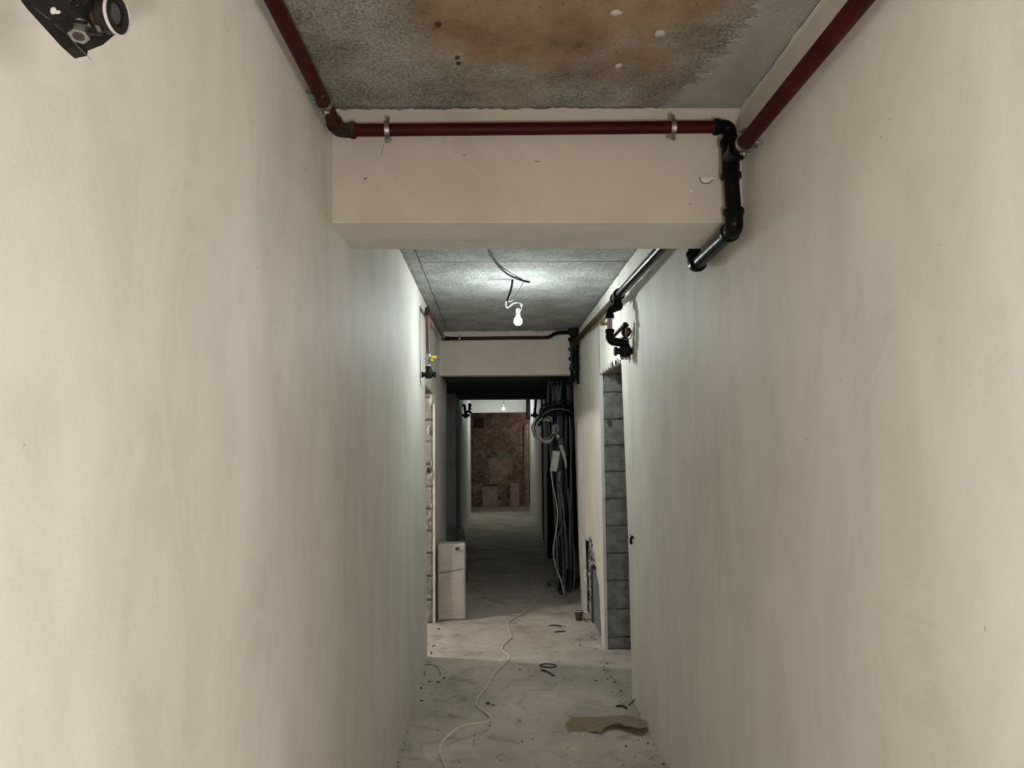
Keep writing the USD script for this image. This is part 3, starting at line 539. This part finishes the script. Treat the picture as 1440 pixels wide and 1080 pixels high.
# second bay, left: pipe, drop and valve with yellow lever
DL = atx(601, 434, -.478); D0 = np.array([-.478, DL[1], DL[2]]); E2 = np.array([-.482, 7.30, 2.632])
t = thing('red_pipe', 'rust red pipe along the left wall turning down to the yellow-levered valve', 'pipe', (-.48, D0[1], 2.2))
obj('pipe', cyl(D0+[0, .05, 0], E2-[0, .05, 0], .0165, 16), M['rust_pipe'], t)
vb = aty(602.5, 499, D0[1]); vb = np.array([-.47, D0[1], vb[2]])
obj('drop_pipe', cyl(D0-[0, 0, .04], vb, .0165, 16), M['rust_pipe'], t)
obj('elbow', tube(fillet([D0+[0, .06, 0], D0, D0-[0, 0, .055]], .04, 9), .0205, 16), M['brown_pipe'], t)
elbow_fit(D0, E2, E2+[1, 0, 0], .0165, 'elbow', M['black_pipe'], t, .04, .045)
e0 = aty(640, 476, 7.30); e1, e2_, e3 = aty(770, 474.5, 7.30), aty(782, 468, 7.30), aty(800, 467.5, 7.30)
t = thing('red_pipe', 'dark red pipe across the face of the second beam, beyond the lit bulb', 'pipe', (.1, 7.3, 2.6))
obj('pipe', cyl(E2+[.13, 0, 0], e1, .0165, 16), M['red_pipe'], t); obj('pipe_end', cyl(E2+[.045, 0, 0], E2+[.135, 0, 0], .017, 16), M['black_pipe'], t)
obj('offset_bend', tube(fillet([e1-[.02, 0, 0], e1+[.01, 0, 0], e2_, e3], .04, 8), .018, 14), M['black_pipe'], t)
clamp(E2+[.155, 0, .001], (1, 0, 0), .0165, (0, 1, 0), .13, 'small galvanized clamp on the second beam pipe')
t = thing('control_valve', 'small valve with bright yellow lever high on the left wall above the doorway', 'valve', (-.47, D0[1], 2.05))
V = lambda px, py, dy=0.0: aty(px, py, D0[1]+dy)
obj('ball_valve', lathe([(.014, -.004), (.021, 0), (.021, .02), (.026, .026), (.026, .052), (.02, .058), (.017, .075), (.02, .078), (.02, .09)], vb+[0, 0, .006], (0, 0, -1)), M['steel'], t)
lv = obj('lever', cat_([cyl(V(606, 507, -.03), V(609, 506.5, -.035), .009, 12), cbox(*sorted((V(607, 0)[0], V(614, 0)[0])), D0[1]-.045, D0[1]-.028, V(0, 508.5)[2], V(0, 504.5)[2], .003)]), M['yellow'], t)
obj('lever_stem', cyl(vb+[0, 0, -.035], V(606, 507, -.03), .006, 10), M['steel'], lv)
obj('elbow', tube(fillet([vb-[0, 0, .08], vb-[0, 0, .11], vb+[.02, 0, -.14]], .03, 7), .02, 14), M['black_pipe'], t)
gate_valve(t, V(603, 525), .82)
obj('copper_loop', torus(V(604, 516), (.2, 1, .1), .03, .0035, 20, 6), M['steel'], t)

# far riser against the second beam, wrapped in black
t = thing('black_riser', 'thick black riser wrapped in plastic at the right end of the second beam', 'pipe', (.77, 7.25, 2.2))
F = lambda px, py, y=7.28: aty(px, py, y)
r0, r1, r2 = F(806, 462), F(808, 526), F(803, 531, 7.72)
rr = np.linspace(0, 1, 24); pts = [r0*(1-s)+r1*s for s in rr]
obj('wrapped_pipe', tube(pts, .044+.010*np.sin(rr*31)+.008*np.sin(rr*57+1), 16), M['cable_black'], t)
obj('side_pipe', cyl(F(812.5, 470, 7.3), F(813, 540, 7.3), .012, 12), M['cable_black'], t)
obj('elbow', tube(fillet([r1+[0, 0, .05], r1-[0, 0, .03], [r1[0]-.02, 7.72, r1[2]-.04]], .06, 9), .042, 16), M['black_pipe'], t)
obj('tee', cyl(F(806, 486), F(810, 480, 7.16), .035, 16, .004), M['brown_pipe'], t)
obj('blue_strip', cyl(F(802.5, 486, 7.235), F(804, 520, 7.235), .007, 8), M['cable_blue'], t)

# near valve at the top left of the picture
yN = .74
N = lambda px, py, dy=0.0: aty(px, py, yN+dy)
t = thing('control_valve', 'black cast valve body with steel hex bolt on the near left wall', 'valve', N(112, 62))
def plate(pxs, y0, y1):
    pts = [N(a, b)[[0, 2]] for a, b in pxs]; m = trimesh.convex.convex_hull(np.array([(a, y, b) for a, b in pts for y in (y0, y1)])); return m
obj('bracket', plate([(15, -14), (62, -14), (90, 30), (101, 50), (100, 57), (82, 61), (76, 56), (66, 40), (28, 3)], yN+.012, yN+.03), M['cast_iron'], t)
obj('casting', plate([(64, -60), (146, -60), (147, 26), (134, 32), (126, 44), (100, 54), (70, 31), (64, 22)], yN-.03, yN+.026), M['cast_iron'], t)
obj('casting_lip', tube([N(65, 28, -.031), N(72, 31, -.032), N(100, 29, -.032), N(122, 32, -.032)], .0018, 8), M['black_pipe'], t)
obj('emblem', torus(N(105, 4, -.031), (0, 1, 0), .0042, .0009, 18, 6), M['cast_iron'], t)
ax = unit(N(163, 22, -.03)-N(140, 15))
o0, o1 = N(128, 13, .0), N(157, 20, -.006)
oa = unit([1, -.14, -.10])
obj('outlet', cyl(o0, o1-unit(o1-o0)*.004, .0165, 26, .002), M['cast_iron'], t)
obj('outlet_mouth', ringband(o1, oa, .0115, .0192, .012, 32), M['cast_iron'], t)
obj('outlet_rim', ringband(o1+oa*.006, oa, .0188, .0200, .003, 32), M['pale_nipple'], t)
obj('outlet_bore', cyl(o0, o1, .0116, 18), M['dark_void'], t)
obj('collar', ringband(o0*.5+o1*.5, oa, .012, .0182, .004, 28), M['brown_pipe'], t)
hb = N(112, 38, -.012); dn = unit([.12, -.30, -1.0])
obj('washer', cyl(hb-dn*.002, hb+dn*.0016, .0118, 26, .0006), M['galvanized'], t)
bl = obj('hex_bolt', hexa(hb+dn*.0016, hb+dn*.0125, .0098), M['galvanized'], t, label='galvanized hex bolt with a hollow end')
obj('dark_socket_disc', cyl(hb+dn*.0122, hb+dn*.0128, .0055, 20), M['dark_scrap'], bl)  # dark disc puts the shade of the hollow end into colour
obj('tab', plate([(128, 48), (148, 44), (152, 52), (149, 57), (130, 55)], yN-.012, yN-.008), M['cast_iron'], t)
obj('tab_end', plate([(143, 46), (149, 46), (152, 53), (148, 56)], yN-.0135, yN-.0118), M['galvanized'], t)
obj('pale_mark', cat_([ball(N(75, 15, -.0305), .0026, 2, (1, .3, 1.2)) if 0 else ball((0, 0, 0), .0035, 2, (.9, .25, 1.1)).apply_translation(N(75, 15, -.0305)), ball((0, 0, 0), .0028, 2, (1.1, .25, .7)).apply_translation(N(81, 17, -.0305))]), M['box_grey'], t, label='pale spot')  # two flattened pale spots on the casting face
obj('wire_end', tube([N(103, 58), N(115, 71), N(128, 84)], .0004, 6), M['cable_grey'], t)

# ------------------------------------------------------------------ LAMPS
def bulb(c, r, m, t):
    c = np.asarray(c, float)
    obj('bulb', lathe([(.002, -r), (r*.5, -r*.87), (r*.87, -r*.5), (r, 0), (r*.87, r*.5), (r*.62, r*.85), (r*.5, r*1.05)], c, (0, 0, 1), 20), m, t)
    obj('bulb_base', lathe([(r*.55, r*1.0), (r*.62, r*1.3), (r*.5, r*2.0), (r*.42, r*2.1)], c, (0, 0, 1), 18), M['white_plastic'], t)
    obj('lamp_holder', lathe([(r*.5, r*2.0), (r*.52, r*2.9), (r*.3, r*3.2), (r*.08, r*3.25)], c, (0, 0, 1), 18), M['white_plastic'], t)
cw = atz(720.5, 393, ZC); yl = float(cw[1]); L1 = aty(728.5, 452, yl)
Q = lambda px, py, dy=0.0: aty(px, py, yl+dy)
t = thing('pendant_bulb', 'lit bare bulb hanging from wires under the second bay ceiling', 'lamp', L1)
bulb(L1, .029, M['bulb_1'], t)
obj('conduit_stub', tube(spline([cw+[0, 0, .02], Q(720, 400), Q(717, 412), Q(713, 424)], .01), .0075, 10), M['cable_black'], t)
obj('wire', tube(spline([Q(713, 423), Q(711.5, 430), Q(714, 432.5), Q(721, 427), Q(729, 426), Q(734, 428.5), Q(731, 430)], .006), .0045, 8), M['white_plastic'], t)
obj('wire', tube(spline([Q(717, 417), Q(716, 424), Q(720, 423), Q(722, 420)], .006), .003, 8), M['white_plastic'], t)
obj('wire', tube(spline([Q(734, 429), Q(733, 434), Q(731, 438), L1+[.0, 0, .09]], .006), .003, 8), M['cable_pale'], t)
gw = atz(735.5, 394, ZC)
obj('wire', tube(spline([Q(735.5, 394), Q(734, 401), Q(726, 414), Q(722, 422)], .006), .0022, 8), M['cable_grey'], t)
cc = [atz(x, y, ZC)+[0, 0, -.008-.02*s] for x, y, s in ((680, 330, 0), (688, 352, 0), (694, 363, 0), (703, 373, .4), (715, 382, .6), (727, 389, .3), (736, 393.5, 0), (745, 395, .0))]
obj('ceiling_cable', tube(spline(cc, .02), .0065, 10), M['cable_black'], label='black cable looping across the second bay ceiling above the bulb', cat='cable')
L2 = aty(708, 575, 16.4)
t = thing('pendant_bulb', 'small distant lit bulb before the far beam', 'lamp', L2); bulb(L2, .032, M['bulb_2'], t)
obj('wire', tube(spline([L2+[0, 0, .1], L2+[.012, 0, .2], L2+[-.01, 0, .3], [L2[0], L2[1], ZC]], .02), .004, 8), M['cable_black'], t)
for nm, c, r, m, lab in (('pendant_bulb', (-1.9, 6.15, 2.25), .05, 'unseen_bulb_room', 'unseen bulb hanging in the room through the left doorway, lighting the floor band'),
                         ('pendant_bulb', (1.5, 18.55, 2.3), .05, 'unseen_bulb_end', 'unseen bulb hanging at the side of the corridor end, lighting the end wall')):
    t = thing(nm, lab, 'lamp', c); bulb(c, r, M[m], t); c = np.array(c); obj('wire', cyl(c+[0, 0, r*3.2], [c[0], c[1], ZC], .004, 8), M['cable_black'], t)  # both bulbs out of view, lighting the doorway floor and corridor end

c = np.array([.16, -.60, 1.12]); t = thing('unseen_work_lamp', 'unseen bare bulb on a low tripod stand behind the viewer, lighting the near walls', 'lamp', (c[0], c[1], 0))  # lamp out of view, placed to light the near walls and beam
obj('bulb', ball(c, .04, 3), M['unseen_bulb_near'], t); obj('lamp_holder', cyl(c-[0, 0, .04], c-[0, 0, .11], .02, 16, .003), M['white_plastic'], t); obj('pole', cyl(c-[0, 0, .11], [c[0], c[1], .25], .012, 12), M['black_pipe'], t)
for k in range(3): a = k*2.094+.5; obj('leg', cyl([c[0], c[1], .28], [c[0]+.26*math.cos(a), c[1]+.26*math.sin(a), .01], .008, 10), M['black_pipe'], t)
# far valves, silhouetted at the mouth of the far bay
for y0, pts, px, lab in ((12.85, [(650, 570), (653.5, 570), (654, 579), (660, 579), (660.5, 567)], 655, 'small dark valve at the top of the far left wall'), (13.2, [(753.5, 562), (753, 572), (752, 578)], 752, 'small dark valve at the top of the far right wall')):
    t = thing('control_valve', lab, 'valve', aty(px, 588, y0)); Z = lambda a, b: aty(a, b, y0)
    obj('pipe', tube(fillet([Z(a, b) for a, b in pts], .06, 6), .022, 12), M['black_pipe'], t); gate_valve(t, Z(px, 583), 1.1)
    for k in range(3): obj('fitting', ball(Z(pts[-1][0]+1, pts[-1][1]+3+k*5), .022, 1), M['steel'] if k % 2 else M['black_pipe'], t)
obj('far_riser', cyl(aty(744, 562, 17.4), aty(744, 590, 17.4), .07, 14), M['black_pipe'], label='black riser at the right end of the far beam', cat='pipe')

# ------------------------------------------------------------------ CABLES IN THE SHAFT
t = thing('cable_bundle', 'thick hanging bundle of black and grey cables spilling from the right-hand shaft', 'cables', (.75, 8.3, 0))
cr = random.Random(3)
for k in range(64):
    xt, xb = cr.uniform(770, 806), 0; y = 8.1+cr.uniform(0, .75)
    u = (xt-770)/36; xm = 778+u*27+cr.uniform(-3, 3); xb = 781+u*27+cr.uniform(-3, 4)
    if cr.random() < .25: xm -= 8
    end = cr.choice([842, 838, 846, 835, 800, 760]); zt = aty(xt, 528, y)
    pts = [np.array([zt[0], y, 2.28]), aty(xt*.5+xm*.5+cr.uniform(-3, 3), 556, y-cr.uniform(0, .08)), aty(xm, 600, y-cr.uniform(0, .15)), aty(xm*.5+xb*.5+cr.uniform(-3, 3), 690, y), aty(xb, 770, y)]
    e = aty(xb+cr.uniform(-2, 3), end, y); pts.append(np.array([e[0], y, max(e[2], .012)]))
    m = cr.choice(['cable_black']*8+['cable_grey']*7+['cable_brown', 'cable_blue'])
    obj('cable', tube(spline(pts, .09), cr.uniform(.006, .013), 6), M[m], t)
for k in range(16):                                    # horizontal tangle
    y = 7.98+cr.uniform(-.06, .06); dz = cr.uniform(-9, 9)
    pts = [aty(758+cr.uniform(-2, 4), 590+dz, y), aty(765, 578+dz, y-.03), aty(780, 572+dz*.8, y-.05), aty(796, 572+dz, y-.03), aty(806, 578+dz, y+.1), aty(808, 588, y+.3)]
    obj('cable', tube(spline(pts, .04), cr.uniform(.008, .014), 7), M['cable_black' if k % 4 else 'cable_grey'], t)
for k in range(7):                                    # pale coil
    y = 7.9+.012*k; R = 1+.05*k; c0 = np.array([766+cr.uniform(-1, 1), 604.])
    pts = [aty(c0[0]+(13.5+cr.uniform(-2, 1))*math.cos(a)*R, c0[1]+(15+cr.uniform(-2, 1))*math.sin(a)*R, y+.03*math.sin(a*2+k)) for a in np.linspace(-.4, 2*np.pi-.9, 12)]
    obj('cable', tube(spline(pts, .02), .0085, 8), M[('cable_pale', 'cable_grey', 'cable_pale', 'cable_black')[k % 4]], t)
for k in range(2):                                    # strays down to the floor
    y = 7.75+.1*k; pts = [aty(a+k*9-(8 if k and b > 760 else 0), b, y) for a, b in ((779, 640), (777, 680), (784, 730), (778, 775), (787, 812), (793, 838))]
    pts[-1][2] = max(pts[-1][2], .01); obj('cable', tube(spline(pts, .05), .006, 7), M['cable_grey' if k else 'cable_pale'], t)
obj('cable_tie', cbox(aty(775, 0, 7.85)[0], aty(784, 0, 7.85)[0], 7.83, 7.93, aty(0, 634, 7.85)[2], aty(0, 622, 7.85)[2], .01), M['cable_blue'], t)
for k in range(3):
    pts = [aty(783+k, 612, 7.86), aty(787+k*1.5, 626, 7.84), aty(793+k, 644, 7.86), aty(796, 658, 7.9)]; obj('cable', tube(spline(pts, .03), .009, 8), M['cable_pale'], t)
for (a, b, c_, d_, lab) in ((774, 634, 786.5, 663, 'pale grey tilted junction box hanging among the shaft cables'), (784, 662, 789, 677, 'dull grey narrow junction box below the pale one among the shaft cables')):
    p, q = aty(a, d_, 7.84), aty(c_, b, 7.84); w, h = q[0]-p[0], q[2]-p[2]; m = cbox(-w*.40, w*.40, -.03, .03, -h/2, h/2, .006)
    l = cbox(-w*.36, -w*.04, -.036, -.03, -h*.45, h*.45, .002); R_ = trimesh.transformations.rotation_matrix(math.radians(10), [0, 1, 0])
    jb_ = thing('junction_box', lab, 'junction box', ((p[0]+q[0])/2, 7.84, p[2]))
    for nm, mm in (('box_body', m), ('box_lid', l)): mm.apply_transform(R_); mm.apply_translation([(p[0]+q[0])/2, 7.84, (p[2]+q[2])/2]); obj(nm, mm, M['box_grey' if lab[0] == 'p' else 'cable_grey'], jb_)
ps = thing('shaft_pipe', 'black vertical pipe standing at the far side of the cable shaft', 'pipe', (.86, 11.2, 0))
obj('pipe', cyl((.80, 10.6, .0), (.84, 10.6, 2.31), .06, 14), M['cable_black'], ps); obj('collar', cyl((.82, 10.6, 1.1), (.82, 10.6, 1.2), .072, 14, .005), M['cable_black'], ps)
for px, py, r, m, lab in ((776, 824, .05, 'grit', 'dull lump of rubble at the left foot of the shaft cables'), (790, 836, .04, 'dark_scrap', 'black lump of rubble below the stray pale cable'), (806, 826, .045, 'dark_scrap', 'black lump of rubble against the foot of the right pier'), (783, 812, .06, 'grit', 'large dull lump of rubble behind the other lumps under the cables')):
    p = atz(px, py, 0); obj('rubble_piece', rock((p[0], p[1], -.003), r, int(px) % 23, .7), M[m], label=lab, cat='rubble')

# ------------------------------------------------------------------ THINGS ON THE FLOOR
bl_ = atz(615.5, 873, 0); br_ = atz(654.5, 872, 0); y0 = float(bl_[1]); topz = float(aty(640, 765, y0)[2])
ab = thing('concrete_block', 'pale aerated concrete block standing on end by the left doorway', 'block', ((bl_[0]+br_[0])/2, y0+.1, 0))
bx0, bx1 = bl_[0], br_[0]; zc = float(aty(634, 803, y0)[2])
m = cbox(bx0, bx1, y0, y0+.2, .002, topz, .010).subdivide().subdivide()
m.vertices += (meshkit.noise(m.vertices*14, 2)[:, None]-.5)*.006; obj('block_body', m, M['aac'], ab, smooth=25)
obj('crack', tube([aty(618, 806, y0-.0005), aty(630, 804, y0-.0005), aty(651, 800, y0-.0005)], .0028, 6), M['dark_scrap'], ab)
obj('chip', rock(aty(643, 771, y0)-[0, 0, .01], .025, 5, .35), M['dark_scrap'], ab)
# dark leaning sheet behind the block
sh = [(640, 766), (655, 766), (652, 748), (647, 741), (643, 752)]
obj('folded_tarp', trimesh.convex.convex_hull(np.array([aty(a, b, 8.7)+[0, d_, 0] for a, b in sh for d_ in (0, .12)]+[np.array([aty(a, 766, 8.7)[0], 8.7+d_, .0]) for a in (640, 656) for d_ in (0, .2)])), M['tarp'], label='dark bundled sheet behind the pale block', cat='sheet')

cord_px = [(628, 1082, 0), (622, 1068, 0), (618, 1057, .004), (620, 1048, .015), (625, 1040, .03), (639, 1027, .05), (657, 1019.5, .055), (675, 1017, .05), (686, 1015, .035), (690, 1010, .02), (686, 1004, .01), (674, 995, 0), (669.5, 986, 0), (674, 979, 0), (686, 964, 0), (695, 948, 0), (704, 939, 0), (712, 932, 0), (716, 926, 0), (713, 920, 0), (706.5, 914, 0), (707, 909, 0), (712, 903, 0), (718, 898, 0), (718, 891, 0), (714.5, 881, 0), (714.5, 876, 0), (722, 870, 0), (738, 860, 0), (750, 849, 0), (755.5, 833, 0), (760, 815, 0), (762.5, 800, 0), (763.5, 784, 0), (763, 771, 0)]
pts = [atz(a, b, .006+h) for a, b, h in cord_px]; pts = [np.array([.37-.9*0, 3.55, .006])*0+atz(632, 1096, .006)]+pts+[np.array([.79, 12.3, .03]), np.array([.81, 12.6, .5]), np.array([.80, 12.62, 1.2])]
obj('extension_cord', tube(spline(pts, .012), .0055, 8), M['cord'], label='long cream extension cord winding down the corridor floor', cat='cord')

# torn cardboard
def sheet(px, bend, th, name, m, **k):
    v0 = [atz(a, b, .0)[:2] for a, b in px]; P_ = Polygon(v0).buffer(0); pl = trimesh.creation.extrude_polygon(P_, th, engine='earcut')
    pl = pl.subdivide_to_size(.03); pl.vertices[:, 2] += np.array([bend(a, b) for a, b in pl.vertices[:, :2]]); return obj(name, pl, m, smooth=25, **k) if 'parent' not in k else obj(name, pl, m, **k)
cb = thing('cardboard_scrap', 'torn brown strip of cardboard on the floor by the right wall', 'cardboard', atz(850, 1018, 0))
ca, cz = atz(795, 1018, 0), atz(908, 1020, 0)
lift = lambda x, y: .004+.030*max(0, math.sin((x-ca[0])/(cz[0]-ca[0])*math.pi*1.0-.9))
main = [(796, 1016), (806, 1007), (832, 1008), (836, 1010), (858, 1012), (884, 1012), (898, 1015), (909, 1021), (907, 1028), (899, 1031), (878, 1026), (870, 1022), (860, 1023), (849, 1026), (846, 1030), (828, 1027), (822, 1023)]
v0 = [atz(a, b, .012)[:2] for a, b in main]; pl = trimesh.creation.extrude_polygon(Polygon(v0).buffer(0), .004, engine='earcut').subdivide_to_size(.03); pl.vertices[:, 2] += np.array([lift(a, b) for a, b in pl.vertices[:, :2]]); obj('torn_strip', pl, M['cardboard'], cb)
v0 = [atz(a, b, .004)[:2] for a, b in ((794, 1018), (822, 1023), (828, 1026), (813, 1028), (800, 1030))]; pl = trimesh.creation.extrude_polygon(Polygon(v0).buffer(0), .004, engine='earcut'); pl.apply_translation([0, 0, .001]); obj('torn_flap', pl, M['cardboard'], cb)
v0 = [atz(a, b, 0)[:2] for a, b in ((803, 1030), (813, 1030.5), (812, 1033), (804, 1032))]; pl = trimesh.creation.extrude_polygon(Polygon(v0).buffer(0), .003, engine='earcut'); obj('paper_scrap', pl, M['paper'], label='white scrap of paper tucked under the cardboard', cat='paper')

# cup
cp = atz(814, 872.5, 0); ct = thing('paper_cup', 'small brown paper cup with pale rim by the broken pier', 'cup', cp)
obj('cup_wall', lathe([(.001, .001), (.026, .0), (.028, .004), (.040, .085), (.041, .086), (.037, .086), (.026, .01), (.001, .008)], cp, (0, 0, 1), 22), M['paper_cup'], ct)
obj('cup_rim', torus(cp+[0, 0, .086], (0, 0, 1), .040, .0035, 24, 8), M['paper'], ct)

# loose wires and twigs
def strand(px, r, m, name, label, cat, h=None):
    h = h or [0]*len(px); obj(name, tube(spline([atz(a, b, r+.001+z) for (a, b), z in zip(px, h)], .01), r, 7), M[m], label=label, cat=cat)
strand([(598, 935), (606, 934.5), (614, 938), (618, 943), (619, 949)], .004, 'cable_grey', 'wire_offcut', 'dark bent wire offcut by the foot of the left wall', 'wire', [.03, .03, .02, .01, 0])
strand([(608, 935), (618, 937), (625, 941), (628, 947)], .003, 'cable_pale', 'wire_offcut', 'pale bent wire offcut beside the dark one near the left wall', 'wire', [.02, .02, .01, 0])
strand([(761, 942), (768, 944), (774, 947), (779, 950)], .006, 'dark_scrap', 'twig', 'dark twig lying on the mid floor right of the cord', 'twig')
strand([(759, 936), (766, 933.5), (777, 934), (782, 936), (776, 938.5), (766, 938), (760, 937)], .004, 'dark_scrap', 'wire_offcut', 'brown curled wire loop on the floor above the twig', 'wire')
strand([(867, 993), (874, 992.5), (879, 994), (881, 996)], .006, 'dark_scrap', 'twig', 'short dark twig on the floor behind the cardboard', 'twig')
strand([(884, 992), (888, 988), (893, 984)], .004, 'dark_scrap', 'twig', 'thin twig propped against the foot of the right wall', 'twig', [0, .01, .03])
strand([(772, 880), (780, 879), (789, 881)], .005, 'dark_scrap', 'twig', 'upper dark twig on the bright floor band before the cup', 'twig')
strand([(781, 889), (787, 888), (795, 888)], .005, 'dark_scrap', 'twig', 'lower dark twig on the bright floor band before the cup', 'twig')
for px, py, r, m, lab in ((782, 889, .018, 'dark_scrap', 'black stone at the end of the lower twig'), (624.5, 954, .016, 'dark_scrap', 'black stone by the wire offcuts at left'), (616, 960, .018, 'dark_scrap', 'flat dark stone below the wire offcuts at left'), (604, 959, .014, 'grit', 'small grey stone near the foot of the left wall'),
                          (703, 924, .013, 'pale_chip', 'pale chip left of the cord bend'), (731, 942, .012, 'grit', 'small brown stone right of the cord'), (686, 990, .022, 'dark_scrap', 'dark damp clod beside the cord kink'), (693, 992, .014, 'grit', 'grey clod right of the dark one'), (838, 958, .018, 'grit', 'brown clod on the right floor'),
                          (593, 986, .014, 'dark_scrap', 'dark flake near the left wall foot'), (771, 910, .012, 'pale_chip', 'pale chip on the bright floor band'), (816, 907, .014, 'dark_scrap', 'dark flake before the right pier'), (734, 1043, .009, 'dark_scrap', 'black pebble in the near floor middle'), (903, 1005, .024, 'dark_scrap', 'dark clod in the corner by the right wall foot'),
                          (880, 1050, .010, 'dark_scrap', 'upper black pebble near the right wall'), (933, 1075, .012, 'dark_scrap', 'lower black pebble near the right wall'), (690, 1062, .014, 'pale_chip', 'pale flake on the near floor')):
    p = atz(px, py, 0); obj('floor_stone', rock((p[0], p[1], -.001), r*.85, int(px+py) % 29, .3), M[m], label=lab, cat='stone')
gr = []
g2 = np.random.default_rng(5)
for k in range(460):
    y = 3.3+9*g2.random()**1.6; e = g2.random(); w = XR-XL; x = XL+w*(e if k % 3 else (.02+.05*e if e < .5 else .98-.1*(e-.5)))
    x = min(max(x, XL+.045), XR-.02); gr.append(rock((x, y, -.001), g2.uniform(.002, .0055 if k % 3 else .010), k % 40, .6))
obj('floor_grit', cat_(gr), M['grit'], label='fine grit and crumbs scattered over the corridor floor', cat='grit', kind='stuff')
# anchor sticking out of the right wall edge beside the doorway
an = atx(891, 757, XR); t = thing('wall_anchor', 'black plastic anchor poking from the right wall beside the doorway', 'anchor', an)
obj('plug', tube(spline([an+[.01, 0, 0], an+[-.010, 0, .006], an+[-.017, .0, -.006], an+[-.014, 0, -.035]], .006), .008, 8), M['cable_black'], t); obj('screw', cyl(an+[-.005, .02, .01], an+[-.012, .06, .014], .004, 8), M['steel'], t)
